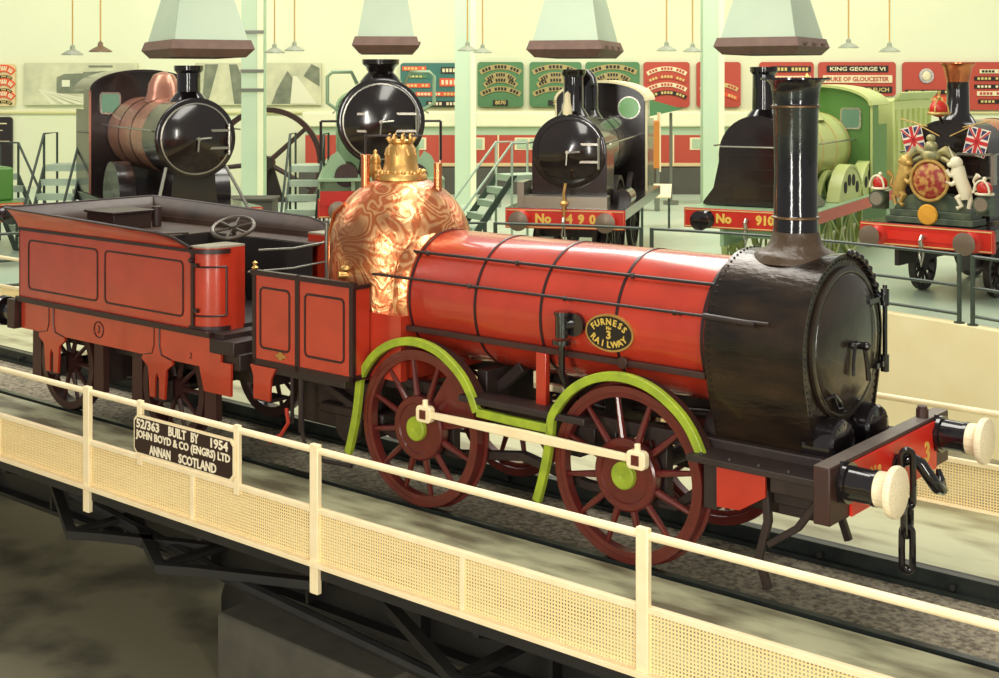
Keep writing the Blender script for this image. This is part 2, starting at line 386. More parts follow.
# splasher bands
for sd in (-1, 1):
    ya, yb = sd*.77, sd*.83
    rr = .862
    def sarch(cx):
        K = [(-.885, .345), (-.82, .55), (-.765, .78), (-.735, .98)]+[(.81*math.cos(R(t)), RW+.81*math.sin(R(t))) for t in (150, 130, 110, 90, 70, 50, 35, 20)]
        out = []
        for i in range(len(K)-1):
            p = [Vector(K[max(i-1, 0)]), Vector(K[i]), Vector(K[i+1]), Vector(K[min(i+2, len(K)-1)])]
            for q in range(4):
                t = q/4; v = .5*((2*p[1])+(p[2]-p[0])*t+(2*p[0]-5*p[1]+4*p[2]-p[3])*t*t+(3*p[1]-p[0]-3*p[2]+p[3])*t**3); out.append((v.x+cx, v.y))
        return out+[(K[-1][0]+cx, K[-1][1])]
    p1 = sarch(0)
    m = MB(); m.band(p1, .075, 'y', ya, yb); m.build('splasher_band', GRN, lo, .008, label='lime green wheel arch over the rear wheel')
    m = MB(); m.band([(.77, 1.0), (1.2, .99), (1.585, .99)], .075, 'y', ya, yb); m.build('splasher_band', GRN, lo, .008)
    p2 = sarch(WB)
    m = MB(); m.band(p2, .075, 'y', ya, yb); m.build('splasher_band', GRN, lo, .008, label='lime green wheel arch over the front wheel')
    for cx in (0, WB):
        m = MB(); m.band(arc((cx, RW), .79, 150, 22, 24), .02, 'y', sd*.62, sd*.78); m.build('splasher', BRN, lo)
# frames
for sd in (-1, 1):
    m = MB(); y = sd*.56
    m.bx(-1.9, 4.2, y-.05, y+.05, 1.0, 1.12)
    m.band([(-1.8, 1.0), (-.5, .55), (.35, .5), (1.1, .62), (1.8, .5), (2.7, .5), (3.2, .9)], .08, 'y', y-.04, y+.04)
    for x in (-.25, .25, WB-.25, WB+.25): m.bx(x-.06, x+.06, y-.05, y+.05, .5, 1.05)
    m.bx(.55, 1.95, sd*.60, sd*.82, 1.07, 1.13)
    m.bx(.62, 1.9, y-.03, y+.03, .86, 1.0)
    m.build('frame', DRK, lo, .01)
    m = MB(); m.bx(1.30, 1.41, sd*.58, sd*.64, 1.12, 1.58); m.build('boiler_bracket', RED, lo, .006, label='upright red bracket under the boiler')
    m = MB(); m.bx(-.86, 3.0, sd*.565, sd*.63, 1.58, 1.63)
    m.cyl((2.22, sd*.62, 1.61), (2.22, sd*.66, 1.61), .05); m.build('side_angle', BRN, lo, .004)
# inside motion
m = MB()
m.cyl((2.9, -.3, 1.1), (3.6, -.3, 1.1), .2); m.cyl((2.9, .3, 1.1), (3.6, .3, 1.1), .2)
for y in (-.3, .3): m.tube([(.1, y, .75), (1.6, y, .98), (2.9, y, 1.08)], .04)
m.bx(1.55, 1.7, -.52, .52, .7, 1.3); m.bx(.5, .62, -.5, .5, .8, 1.3)
m.band([(.35, .9), (.9, 1.35)], .1, 'y', -.35, -.25); m.band([(.35, .9), (.9, 1.35)], .1, 'y', .25, .35)
m.bx(3.0, 3.9, -.55, .55, .62, .8)
m.build('inside_motion', DRK, lo, .01)
m = MB(); m.bx(1.0, 1.5, -.30, -.22, 1.16, 1.22); m.bx(1.0, 1.06, -.30, -.22, 1.16, 1.32); m.bx(.9, 1.28, .1, .5, .62, .9); m.build('motion_rod', CRM, lo, .01, label='cream painted valve rod between the wheels')
# boiler
BZ = 1.88; BR = .61
m = MB(); m.lathe([(.2, -.40), (BR-.06, -.40), (BR-.02, -.36), (BR, -.30), (BR, 3.03)], (0, 0, BZ), 'x', 72)
m.build('boiler', RED, lo)
for x in (-.25, .57, 1.33, 2.13, 2.96):
    m = MB(); m.lathe([(BR, x-.014), (BR+.006, x-.014), (BR+.006, x+.014), (BR, x+.014)], (0, 0, BZ), 'x', 72); m.build('boiler_band', LIN_, lo)
m = MB(); m.bx(-.4, 3.0, -.14, -.12, BZ+BR-.02, BZ+BR+.005)
for k in range(0): pass
# handrails
for sd in (-1, 1):
    y = sd*.47
    m = MB(); m.cyl((-.40, y, 2.315), (3.80, y, 2.315), .015, n=8)
    for x in (-.15, .95, 2.2, 3.45):
        m.cyl((x, y, 2.315), (x, sd*.40, 2.25 if x < 3 else 2.36), .013, n=6); m.sph((x, y, 2.315), .026, 8, 6)
    m.build('handrail', DRK, lo)
    m = MB(); m.cyl((-1.05, sd*.66, 2.085), (3.62, sd*.73, 2.105), .013, n=8)
    for x in (.57, 1.65, 2.75): m.cyl((x, sd*.685, 2.09), (x, sd*.56, 2.06), .013, n=6); m.sph((x, sd*.685, 2.092), .024, 8, 6)
    m.cyl((3.05, sd*.725, 2.105), (3.5, sd*.725, 2.09), .024, n=8)
    m.build('control_rod', DRK, lo)
# clack valve
for sd in (-1, 1):
    y = sd*.62
    m = MB(); m.cyl((1.72, sd*.55, 1.87), (1.72, sd*.66, 1.87), .10, n=20)
    m.cyl((1.63, sd*.70, 1.76), (1.63, sd*.70, 1.96), .058, n=16); m.cyl((1.63, sd*.70, 1.70), (1.63, sd*.70, 1.74), .085, n=16); m.cyl((1.63, sd*.70, 1.95), (1.63, sd*.70, 1.98), .07, n=16)
    m.cyl((1.63, sd*.70, 1.86), (1.72, sd*.62, 1.87), .045, n=12)
    m.tube([(1.63, sd*.70, 1.72), (1.63, sd*.70, 1.45), (1.66, sd*.66, 1.32), (1.78, sd*.58, 1.22), (1.9, sd*.45, 1.15)], .03, 10)
    m.build('clack_valve', BLK, lo)
# oval plate
m = MB(); ex, ez = .245, .158; yc = -.612
def ell(a, k=1, dx=0): return (2.078+ex*k*math.cos(a), 1.84+ez*k*math.sin(a))
m.prism([ell(2*PI*i/48) for i in range(48)], 'y', yc-.025, yc+.02)
pl = m.build('number_plate', BRS, lo, label='oval brass plate reading FURNESS RAILWAY')
m = MB(); m.prism([(2.078+(ex-.018)*math.cos(2*PI*i/48), 1.84+(ez-.018)*math.sin(2*PI*i/48)) for i in range(48)], 'y', yc-.028, yc-.02)
m.build('plate_field', mat('plate_black', (28, 20, 14), .4), pl)
m = MB()
def arctext(m, txt, cx, cz, rx, rz, a0, a1, size, y, top=True, bold=.002, mk=None, sx=1.0):
    n = len(txt)
    for i, ch in enumerate(txt):
        a = R(a0+(a1-a0)*i/(n-1)); px, pz = cx+rx*math.cos(a), cz+rz*math.sin(a)
        t = Vector((-rx*math.sin(a), 0, rz*math.cos(a))).normalized()*(-1 if top else 1)
        up = Vector((-t.z, 0, t.x))
        m.text(ch, size, t, up, (0,-1,0), (px, y, pz), depth=.003, bold=bold, sx=sx)
arctext(m, 'FURNESS', 2.078, 1.825, .185, .108, 148, 32, .075, yc-.031)
arctext(m, 'RAILWAY', 2.078, 1.855, .185, .112, 212, 328, .075, yc-.031, top=False)
m.text('No', .04, (1,0,0), (0,0,1), (0,-1,0), (2.078, yc-.031, 1.882), depth=.003, bold=.001)
m.text('3', .095, (1,0,0), (0,0,1), (0,-1,0), (2.078, yc-.031, 1.822), depth=.003, bold=.003, sx=1.1)
m.build('lettering', mat('plate_gold', (236, 200, 96), .35, .4), pl)
# smokebox
XF, XR = 3.88, 3.03
prof = [(.46, 1.0), (.52, 1.15), (.62, 1.45), (.685, 1.70)]+[( .70*math.cos(R(a)), BZ+.70*math.sin(R(a))) for a in range(0, 181, 6)]+[(-.685, 1.70), (-.62, 1.45), (-.52, 1.15), (-.46, 1.0)]
m = MB(); m.prism(prof, 'x', XR, XF)
def rivets(m, pts, r=.011, d=(1,0,0)):
    for p in pts: m.sph(p, r, 6, 4)
def along(poly, step):
    out = []; acc = 0
    for a, b in zip(poly, poly[1:]):
        a = Vector(a); b = Vector(b); L = (b-a).length; t = acc
        while t < L: out.append(a+(b-a)*t/L); t += step
        acc = t-L
    return out
for p in along(prof, .055):
    sc2 = 1.0
    m.sph((XF-.035, p.x*1.003, (p.y-BZ)*1.003+BZ), .011, 6, 4); m.sph((XR+.04, p.x*1.003, (p.y-BZ)*1.003+BZ), .011, 6, 4)
    m.sph((XF, p.x*.955, (p.y-BZ)*.955+BZ), .011, 6, 4)
m.band([(a*1.0, b) for a, b in prof], .02, 'x', XF-.05, XF+.012)
sb = m.build('smokebox', SMK, lo)
m = MB(); m.lathe([(.60, XF-.01), (.60, XF+.025), (.575, XF+.035), (.555, XF+.03), (.55, XF+.02), (.545, XF+.03), (.52, XF+.045), (.4, XF+.075), (.2, XF+.095), (0, XF+.10)], (0, .02, BZ+.01), 'x', 56)
dr = m.build('smokebox_door', mat('door_black', (38, 30, 24), .24, col2=(66, 54, 40), scale=3, bump=.25, bscale=6, coat=.3), lo)
m = MB(); m.cyl((XF+.08, .02, BZ), (XF+.19, .02, BZ), .03, n=12); m.cyl((XF+.14, -.12, BZ+.02), (XF+.14, .13, BZ+.0), .017, n=8)
m.sph((XF+.14, -.12, BZ+.02), .028, 8, 6); m.tube([(XF+.17, .02, BZ), (XF+.18, .05, BZ-.15), (XF+.19, .06, BZ-.27)], [.018, .02, .024], 8); m.tube([(XF+.13, -.06, BZ), (XF+.13, -.09, BZ-.12), (XF+.13, -.09, BZ-.22)], .014, 8)
m.sph((XF+.19, .02, BZ), .035, 10, 6); m.build('door_handle', BLK, dr)
m = MB(); m.cyl((XF+.07, .63, BZ-.30), (XF+.07, .63, BZ+.40), .02, n=10); m.cyl((XF+.11, .56, BZ-.30), (XF+.11, .56, BZ+.34), .013, n=8)
for z in (-.24, .30):
    m.bx(XF+.02, XF+.09, .30 if z > 0 else .44, .64, BZ+z-.02, BZ+z+.02); m.cyl((XF+.07, .63, BZ+z-.07), (XF+.07, .63, BZ+z+.07), .036, n=10)
m.build('door_hinge', BLK, dr)
m = MB(); m.tube([(XF+.05, -.40, BZ-.36), (XF+.10, -.36, BZ-.33), (XF+.10, -.26, BZ-.40), (XF+.09, -.20, BZ-.47), (XF+.04, -.20, BZ-.47)], .016, 8)
m.tube([(XF+.10, -.36, BZ-.335), (XF+.1, -.30, BZ-.44), (XF+.10, -.22, BZ-.45)], .012, 8); m.build('grab_handle', BLK, dr)
m = MB(); pts = [(XF+.03, .15+i*.05, BZ+.70-.012*i*i*.55) for i in range(12)]
m.tube([(XF+.02, .62*math.sin(R(a))*1.08, BZ+.66*math.cos(R(a))*1.08) for a in range(8, 66, 6)], .02, 8)
for a in range(8, 66, 8): m.sph((XF+.02, .67*math.sin(R(a)), BZ+.713*math.cos(R(a))), .034, 8, 6)
m.build('lamp_bracket_rod', BLK, sb)
# cylinder covers and front platform
for y in (-.33, .30):
    m = MB(); m.cyl((3.8, y, 1.16), (4.02, y, 1.16), .215, .205, 28); m.lathe([(.205, 4.02), (.19, 4.045), (.1, 4.06), (0, 4.06)], (0, y, 1.16), 'x', 28)
    for k in range(12): a = 2*PI*k/12; m.sph((4.04, y+.175*math.cos(a), 1.16+.175*math.sin(a)), .014, 6, 4)
    m.build('cylinder_cover', BLK, lo)
m = MB(); m.bx(3.0, 4.2, -.92, .92, 1.0, 1.05)
for x in (3.1, 3.35, 3.6, 3.85): m.sph((x, -.85, 1.05), .02, 8, 5)
m.build('front_platform', DRK, lo, .006)
for sd in (-1, 1):
    m = MB(); m.bx(3.02, 4.2, sd*.60-.03, sd*.60+.03, .72, 1.0); m.bx(3.05, 3.18, sd*.70-.04, sd*.70+.04, .6, 1.0)
    m.bx(3.66, 4.2, sd*.76-.03, sd*.76+.03, .85, 1.0); m.build('front_frame', DRK, lo, .01)
    m = MB(); m.prism([(3.20, .985), (3.62, .965), (3.62, .80), (3.40, .66), (3.20, .65)], 'y', sd*.76, sd*.79); m.build('side_plate', REDF, lo, .004, label='small red plate behind the buffer beam')
    m = MB(); m.band([(3.57, 1.0), (3.60, .6), (3.52, .3), (3.60, .08)], .06, 'y', sd*.70-.03, sd*.70+.03); m.band([(4.12, .98), (3.85, .60), (3.60, .42)], .055, 'y', sd*.70-.025, sd*.70+.025)
    m.build('guard_iron', DRK, lo, .008)
# buffer beam
m = MB(); m.bx(4.17, 4.30, -1.10, 1.10, .80, 1.215)
bb = m.build('buffer_beam', BRN, lo, .01, label='dark wooden buffer beam')
m = MB(); m.bx(4.298, 4.318, -.78, .80, .80, 1.185)
m2 = MB(); m2.bx(4.175, 4.295, -1.095, 1.095, 1.214, 1.219); m2.build('top_capping', mat('worn_grey', (128, 116, 108), .4, col2=(86, 72, 66), scale=4), bb, label='worn grey top of the beam')
pn = m.build('beam_plate', mat('vermilion_plate', (228, 44, 26), .35, col2=(206, 38, 24), scale=3), bb, label='bright red plate on the buffer beam')
YEL = mat('yellow_lettering', (226, 186, 84), .5)
m = MB(); fx = ((0,1,0), (0,0,1), (1,0,0))
m.text('N', .12, *fx, (4.32, -.42, 1.04), bold=.003); m.text('o', .09, *fx, (4.32, -.31, 1.06), bold=.003); m.text('3', .22, *fx, (4.32, .60, .97), bold=.006)
m.build('lettering', YEL, pn)
m = MB(); m.cyl((4.23, .72, 1.21), (4.23, .72, 1.29), .05, n=12); m.cyl((4.23, .72, 1.29), (4.23, .72, 1.31), .04, n=12); m.build('lamp_socket', BRN, bb)
for y in (-.866, .866):
    m = MB(); m.cyl((4.29, y, 1.07), (4.32, y, 1.07), .165, n=6); m.cyl((4.32, y, 1.07), (4.35, y, 1.07), .15, n=24); m.cyl((4.35, y, 1.07), (4.56, y, 1.07), .125, .12, 24); m.cyl((4.53, y, 1.07), (4.56, y, 1.07), .13, n=24)
    bf = m.build('buffer', BLK, lo)
    m = MB(); m.lathe([(0, 4.545), (.10, 4.545), (.125, 4.56), (.128, 4.63), (.11, 4.645), (.15, 4.65), (.178, 4.66), (.185, 4.685), (.178, 4.71), (.12, 4.728), (0, 4.732)], (0, y, 1.07), 'x', 36); m.build('buffer_head', WOOD, bf, label='cream wooden buffer head')
# hook and chain
m = MB(); m.tube([(4.3, 0, 1.0), (4.36, 0, 1.04), (4.42, .02, 1.07), (4.5, .04, 1.03), (4.56, .06, .94), (4.60, .10, .86), (4.60, .18, .83), (4.57, .24, .88), (4.55, .25, .96)], [.05, .05, .055, .05, .05, .05, .05, .04, .02], 10)
m.cyl((4.30, 0, 1.0), (4.34, 0, 1.0), .09, n=8); m.build('draw_hook', BLK, lo)
for zc, hgt, rot, wd in ((.93, .22, 0, .055), (.63, .13, 1, .065), (.40, .17, 0, .05)):
    m = MB(); p = []
    for i in range(20):
        a = 2*PI*i/20; dx = wd*math.cos(a); dz = (hgt-wd)*(1 if math.sin(a) > 0 else -1)*(abs(math.sin(a)) > .01)+wd*math.sin(a)
        p.append((4.43+(dx if not rot else 0)*.7, -.06+(dx if rot else dx*.4), zc+dz))
    m.tube(p, .027, 8, True); m.build('chain_link', BLK, lo)
# chimney
m = MB(); m.lathe([(.35, 2.50), (.335, 2.555), (.31, 2.575), (.24, 2.61), (.20, 2.67), (.184, 2.74), (.17, 2.74)], (3.47, 0, 0), 'z', 40)
ch_ = m.build('chimney_base', SAD, lo, label='dull brown flared base of the chimney')
m = MB(); m.lathe([(.182, 2.68), (.178, 2.78), (.172, 3.2), (.180, 3.72), (.188, 3.74), (.188, 3.76), (.181, 3.77), (.188, 3.86), (.205, 3.93), (.235, 3.96), (.28, 3.965), (.28, 3.98), (.16, 3.98), (.15, 3.4)], (3.47, 0, 0), 'z', 48)
m.lathe([(.176, 2.84), (.185, 2.845), (.185, 2.86), (.176, 2.87)], (3.47, 0, 0), 'z', 48)
cm = m.build('chimney', mat('chimney_black', (12, 10, 18), .13, col2=(24, 16, 22), scale=5, bump=.2, bscale=9, coat=.5), lo)
for z in (3.74, 2.845):
    m = MB(); m.lathe([(.184, z), (.194, z+.003), (.194, z+.016), (.184, z+.02)], (3.47, 0, 0), 'z', 48); m.build('chimney_ring', MATS.get('dull_bronze') or mat('dull_bronze', (112, 84, 52), .4, .5), cm)
# haystack firebox
FX, FR = -.95, .725
def fbottom(a):  # copper comes lower towards the boiler
    t = (1+math.cos(a-R(-30)))/2
    return 2.02-.42*t**3
m = MB(); n = 64; vs = []; fs = []
prf = [('b', 0), ('c', 2.15), ('c', 2.28)]
rows = []
for i in range(n):
    a = 2*PI*i/n
rings = [None]*0
def ring(fn): return [fn(2*PI*i/n) for i in range(n)]
rows.append(ring(lambda a: (FX+FR*math.cos(a), FR*math.sin(a), fbottom(a))))
rows.append(ring(lambda a: (FX+FR*math.cos(a), FR*math.sin(a), 2.1)))
for j in range(13):
    t = R(j*87/12); rows.append(ring(lambda a: (FX+FR*math.cos(t)*math.cos(a), FR*math.cos(t)*math.sin(a), 2.27+.735*math.sin(t))))
for rw in rows: vs += rw
for j in range(len(rows)-1): fs += [(j*n+i, j*n+(i+1) % n, (j+1)*n+(i+1) % n, (j+1)*n+i) for i in range(n)]
m.add(vs, fs); fb = m.build('copper_firebox_dome', COP, lo)
m = MB(); m.lathe([(FR-.02, 1.05), (FR-.02, 2.12)], (FX, 0, 0), 'z', 64)
m.bx(-1.0, -.28, -.70, .70, 1.1, 1.72)
m.build('firebox_casing', RED, lo)
m = MB(); pts = []
m.lathe([(BR+.002, -.40), (BR+.07, -.40), (BR+.05, -.33), (BR+.012, -.28), (BR+.002, -.28)], (0, 0, BZ), 'x', 64, R(-25), R(205))
m.build('firebox_flange', COP, lo)
# safety valve casing
vx, vy = -.95, .0
m = MB(); m.lathe([(.27, 2.955), (.27, 2.99), (.25, 3.02), (.20, 3.035), (.185, 3.06), (.168, 3.12), (.162, 3.20), (.145, 3.28), (.11, 3.325), (.13, 3.335), (.13, 3.35), (.09, 3.36), (0, 3.36)], (vx, vy, 0), 'z', 36)
for k in range(18): a = 2*PI*k/18; m.sph((vx+.235*math.cos(a), vy+.235*math.sin(a), 3.03), .026, 8, 5)
for k in range(9):
    a = 2*PI*k/9; m.tube([(vx+.11*math.cos(a), vy+.11*math.sin(a), 3.33), (vx+.135*math.cos(a), vy+.135*math.sin(a), 3.37), (vx+.12*math.cos(a), vy+.12*math.sin(a), 3.42)], [.02, .022, .008], 6)
    a += .3; m.tube([(vx+.14*math.cos(a), vy+.14*math.sin(a), 3.27), (vx+.16*math.cos(a+.1), vy+.16*math.sin(a+.1), 3.20)], [.015, .012], 6)
sv = m.build('safety_valve_casing', BRS, lo)
m = MB(); m.cyl((-1.16, -.3, 3.0), (-1.16, -.3, 3.42), .012, n=8); m.cyl((-1.2, -.28, 3.40), (-.75, .1, 3.40), .01, n=6); m.build('spring_balance', DRK, lo)
m = MB(); m.cyl((-1.16, -.30, 2.72), (-1.16, -.30, 3.20), .045, n=14); m.cyl((-1.16, -.3, 3.19), (-1.16, -.3, 3.21), .055, n=14); m.build('copper_column', COPP, lo)
m = MB(); m.lathe([(.03, 2.9), (.035, 2.96), (.06, 3.0), (.065, 3.06), (.05, 3.10), (.06, 3.13), (.05, 3.18), (.02, 3.21), (.02, 3.24), (0, 3.25)], (-1.22, -.1, 0), 'z', 20); m.build('whistle', BRS, lo)
m = MB(); m.cyl((-.56, .13, 2.84), (-.56, .13, 3.13), .042, n=14); m.build('copper_column', COPP, lo)
m = MB(); m.cyl((-.56, .13, 2.66), (-.56, .13, 2.85), .035, n=12); m.bx(-.60, -.50, .03, .16, 2.66, 2.76); m.build('valve_fitting', DRK, lo)
m = MB(); m.tube([(-1.25, -.50, 2.72), (-1.42, -.48, 2.62), (-1.52, -.45, 2.42), (-1.53, -.45, 2.1), (-1.45, -.50, 1.99), (-1.3, -.6, 1.96)], .022, 10); m.tube([(-1.3, -.55, 2.5), (-1.36, -.56, 2.38), (-1.37, -.56, 2.0)], .02, 10)
m.build('copper_pipe', COPP, lo)
m = MB(); m.cyl((-1.05, -.78, 2.05), (-.95, -.62, 2.05), .04, n=12); m.sph((-.93, -.80, 2.13), (.06, .04, .035), 10, 6); m.build('regulator_fitting', BRS, lo)
# footplate sides
for sd in (-1, 1):
    y = sd*.93
    m = MB(); m.cur = 0
    m.bx(-2.12, -.69, y-.012*1, y+.012, 1.12, 2.0)
    m.cur = 1
    for (a, b) in ((-2.14, -2.09), (-1.49, -1.43), (-.72, -.67)): m.bx(a, b, y-.022, y+.022, 1.08, 2.03)
    m.bx(-2.14, -.67, y-.022, y+.022, 1.08, 1.13); m.bx(-2.16, -.65, y-.03, y+.03, 1.98, 2.03)
    for a, b in ((-2.02, -1.58), (-1.35, -.80)):
        m.band(rrect(a, b, 1.25, 1.86, .05), .022, 'y', y-.018, y+.018, True)
    m.cur = 0; x = -.69; ys = sorted((sd*.92, sd*.72)); m.bx(x-.012, x+.012, ys[0], ys[1], 1.14, 1.97)
    m.cur = 1; m.bx(x-.02, x+.02, ys[0], ys[1], 1.96, 2.0); m.bx(x-.02, x+.02, ys[0], ys[1], 1.09, 1.14)
    sp = m.build('footplate_side_panel', [RED, LIN_], lo)
    if sd < 0:
        m = MB(); m.lathe([(.02, 2.02), (.035, 2.05), (.015, 2.07), (.028, 2.10), (0, 2.12)], (-2.12, y, 0), 'z', 12); m.build('finial', BRS, sp)
        m = MB(); m.cyl((-1.70, y-.01, 1.20), (-1.70, y-.03, 1.20), .042, n=16); m.bx(-1.77, -1.63, y-.028, y-.015, 1.185, 1.215); m.build('maker_plate', BRS, sp)
m = MB(); m.bx(-2.15, -.80, -.93, .93, 1.0, 1.08); m.bx(-2.15, -1.95, -.9, .9, .84, 1.0); m.build('footplate', DRK, lo, .006)
for sd in (-1, 1):
    y = sd*.94
    m = MB(); m.prism([(-2.17, 1.06), (-1.78, 1.06), (-1.85, .95), (-1.87, .72), (-2.12, .72), (-2.12, .95)], 'y', y-.012, y+.012); st = m.build('step_plate', RED, lo, label='red step bracket below the footplate')
    m = MB(); m.bx(-2.12, -1.87, min(y, y-sd*.25), max(y, y-sd*.25), .70, .73); m.build('step_tread', DRK, st)
    m = MB(); m.tube([(-1.72, sd*.86, .66), (-1.68, sd*.87, .52), (-1.75, sd*.90, .40), (-1.90, sd*.92, .30)], .02, 8); m.build('hose', REDF, lo, label='short curved red hose under the footplate')
    m = MB(); m.cyl((-1.52, sd*.84, .45), (-1.52, sd*.84, 1.05), .03, n=8); m.cyl((-1.70, sd*.8, .5), (-1.70, sd*.8, 1.05), .02, n=8)
    m.tube([(-1.52, sd*.84, .5), (-1.45, sd*.84, .28), (-1.2, sd*.84, .22), (-.8, sd*.84, .24)], .02, 8); m.build('injector_pipe', DRK, lo)
m = MB(); m.bx(-1.9, -.75, -.5, .5, .45, 1.0); m.cyl((-1.1, -.6, .55), (-1.1, .6, .55), .2, n=20); m.bx(-1.5, -.6, -.62, .62, .62, .72)
m.build('ashpan', DRK, lo, .02)
m = MB(); m.tube([(-1.62, .5, 1.1), (-1.62, .5, 2.35)], .02, 8); m.build('reversing_lever', GREY, lo)

# ------------------------------------------------------------ tender
te = track_empty('tender', -4.5, 0, 0, 'red four-wheeled tender coupled behind the copper firebox engine', 'tender')
def E(): m = MB(); m.M = Matrix.Translation((4.5, 0, 0)); return m
xr, xf, hw = -6.50, -3.06, .98
for sd in (-1, 1):
    y = sd*hw; m = E(); m.cur = 0
    m.bx(xr, xf, min(y, y-sd*.03), max(y, y-sd*.03), 1.30, 2.16)
    # flared coping
    n = 14; vs = []
    tops = []
    for i in range(n+1):
        t = i/n; x = xr+(xf-xr)*t; zt = 2.40-.10*t-(.12*max(0, (t-.86)/.14)**2)
        xo = x-.14*(1-t)**4
        for k in range(5):
            u = k/4; vs.append((x+(xo-x)*u, y+sd*(.11*u*u)*(1 if t < .9 else 1-(t-.9)*6), 2.15+(zt-2.15)*u))
    fs = [(i*5+k, (i+1)*5+k, (i+1)*5+k+1, i*5+k+1) for i in range(n) for k in range(4)]
    m.add(vs, fs); m.cur = 2; m.add([(v[0]+.012, v[1]-sd*.014, v[2]) for v in vs], fs); m.bx(xr+.03, xf, min(y-sd*.045, y-sd*.031), max(y-sd*.045, y-sd*.031), 2.06, 2.17); m.cur = 1
    m.tube([vs[i*5+4] for i in range(n+1)], .018, 6)
    m.bx(xr, xf, min(y, y+sd*.02), max(y, y+sd*.02), 2.13, 2.165)
    m.bx(xr-.02, -2.75, min(y, y+sd*.04), max(y, y+sd*.04), 1.26, 1.32)
    m.bx(xf-.02, xf+.02, min(y, y+sd*.02), max(y, y+sd*.02), 1.30, 2.16)
    for a, b in ((-6.28, -4.83), (-4.68, -3.24)):
        m.band(rrect(a, b, 1.43, 2.02, .06), .02, 'y', y-.001*sd, y+sd*.008, True)
    m.cyl((xf, y+sd*.02, 2.05), (xf, y+sd*.05, 2.05), .03, n=8)
    m.build('tank_side', [RED, LIN_, TANK], te)
# rear end
m = E(); m.cur = 0; m.bx(xr, xr+.03, -hw, hw, 1.30, 2.16)
vs = []
for yy_ in (-1, 1):
    for k in range(5): u = k/4; vs.append((xr-.14*u*u, yy_*(hw+.11*u*u), 2.15+.25*u))
m.add(vs, [(k, k+1, 5+k+1, 5+k) for k in range(4)]); m.cur = 2; m.add([(v[0]+.014, v[1], v[2]) for v in vs], [(k, k+1, 5+k+1, 5+k) for k in range(4)]); m.cur = 1
m.tube([vs[4], vs[9]], .018, 6); m.band(rrect(-.85, .85, 1.43, 2.02, .06), .02, 'x', xr-.008, xr, True)
m.build('tank_rear', [RED, LIN_, TANK], te)
# inner lining + top
m = E(); m.bx(xr+.03, -4.75, -hw+.03, hw-.03, 2.06, 2.10); m.bx(-4.75, -3.06, -hw+.03, -.52, 2.06, 2.10); m.bx(-4.75, -2.9, .55, hw-.03, 2.06, 2.10)
m.tube([(-5.0, -.5, 2.13), (-4.7, .2, 2.12)], .015, 6)
m.build('tank_top', TANK, te)
m = E(); m.bx(-4.78, -4.74, -.52, .55, 1.32, 2.09); m.bx(-4.75, -3.06, -.54, -.50, 1.32, 2.09); m.bx(-4.75, -2.9, .53, .57, 1.32, 2.09); m.bx(-4.75, -2.8, -.52, .55, 1.30, 1.34)
m.build('coal_well', COAL, te)
m = E(); m.bx(-6.30, -5.72, -.16, .40, 2.10, 2.30); m.bx(-6.33, -5.69, -.19, .43, 2.30, 2.33); m.cyl((-5.75, .5, 2.1), (-5.75, .5, 2.36), .06, n=12)
m.build('filler_box', mat('box_brown', (50, 34, 30), .4), te, .008)
# tool boxes at the front corners
for sd in (-1, 1):
    iy = .50 if sd < 0 else .70
    poly = [(xf-.06, sd*(hw-.0)), (-3.08, sd*hw)]+[(-3.08+.28*math.sin(R(a)), sd*(hw-.28+.28*math.cos(R(a)))) for a in range(0, 91, 9)]+[(-2.80, sd*iy-.0001), (xf-.06, sd*iy)]
    zt = 2.18
    m = E(); m.cur = 0; m.prism(poly, 'z', 1.30, zt); m.cur = 1
    pc = [(p[0]+(.012 if i > 1 else 0), p[1]+sd*.012) for i, p in enumerate(poly[:-2])]
    for zz in (zt-.06, 1.30): m.band(pc, .02, 'z', zz, zz+.05)
    def crv(z): return [((-3.08+.285*math.sin(R(a))), sd*(hw-.28+.285*math.cos(R(a))), z) for a in range(0, 81, 8)]
    for z in (1.46, 1.98): m.tube([(-3.03, sd*(hw+.002), z)]+crv(z)[2:], .011, 6)
    for p in (crv(0)[0], crv(0)[-1]): m.cyl((p[0], p[1], 1.46), (p[0], p[1], 1.98), .011, n=6)
    tb = m.build('toolbox', [RED, LIN_], te)
    m = E(); m.prism([(p[0], p[1]) for p in poly], 'z', zt, zt+.02); m.build('toolbox_lid', mat('lid_grey', (150, 142, 122), .4), tb)
    m = E(); m.bx(-3.04, -2.97, min(sd*.98, sd*1.01), max(sd*.98, sd*1.01), 1.50, 1.54); m.bx(-3.04, -2.97, min(sd*.98, sd*1.01), max(sd*.98, sd*1.01), 1.98, 2.02); m.build('hinge', LIN_, tb)
# hand brake wheel
m = E(); hc = (-3.22, -.32, 2.33)
m.M = Matrix.Translation((4.5+hc[0], hc[1], hc[2])) @ Matrix.Rotation(R(24), 4, Vector((1, .6, 0)).normalized())
m.tube([(.23*math.cos(R(a)), .23*math.sin(R(a)), 0) for a in range(0, 360, 12)], .022, 8, True)
for a in range(0, 360, 60): m.cyl((0,0,0), (.22*math.cos(R(a)), .22*math.sin(R(a)), 0), .015, n=6)
m.cyl((0,0,-.05), (0,0,.04), .045, n=12); m.cyl((0,0,0), (-.05,.03,-1.0), .022, n=10)
m.build('hand_brake_wheel', mat('iron_grey', (84, 76, 66), .35, .4), te)
m = E(); m.tube([(-2.75, -.35, 2.12), (-2.7, .1, 2.10), (-2.72, .6, 2.12)], .012, 6); m.tube([(-2.75, -.5, 1.9), (-2.7, .1, 1.88), (-2.72, .6, 1.9)], .01, 6); m.cyl((-2.72, .62, 1.7), (-2.72, .62, 2.36), .022, n=10); m.sph((-2.72, .62, 2.36), .03, 8, 6)
m.build('front_rail', GREY, te)
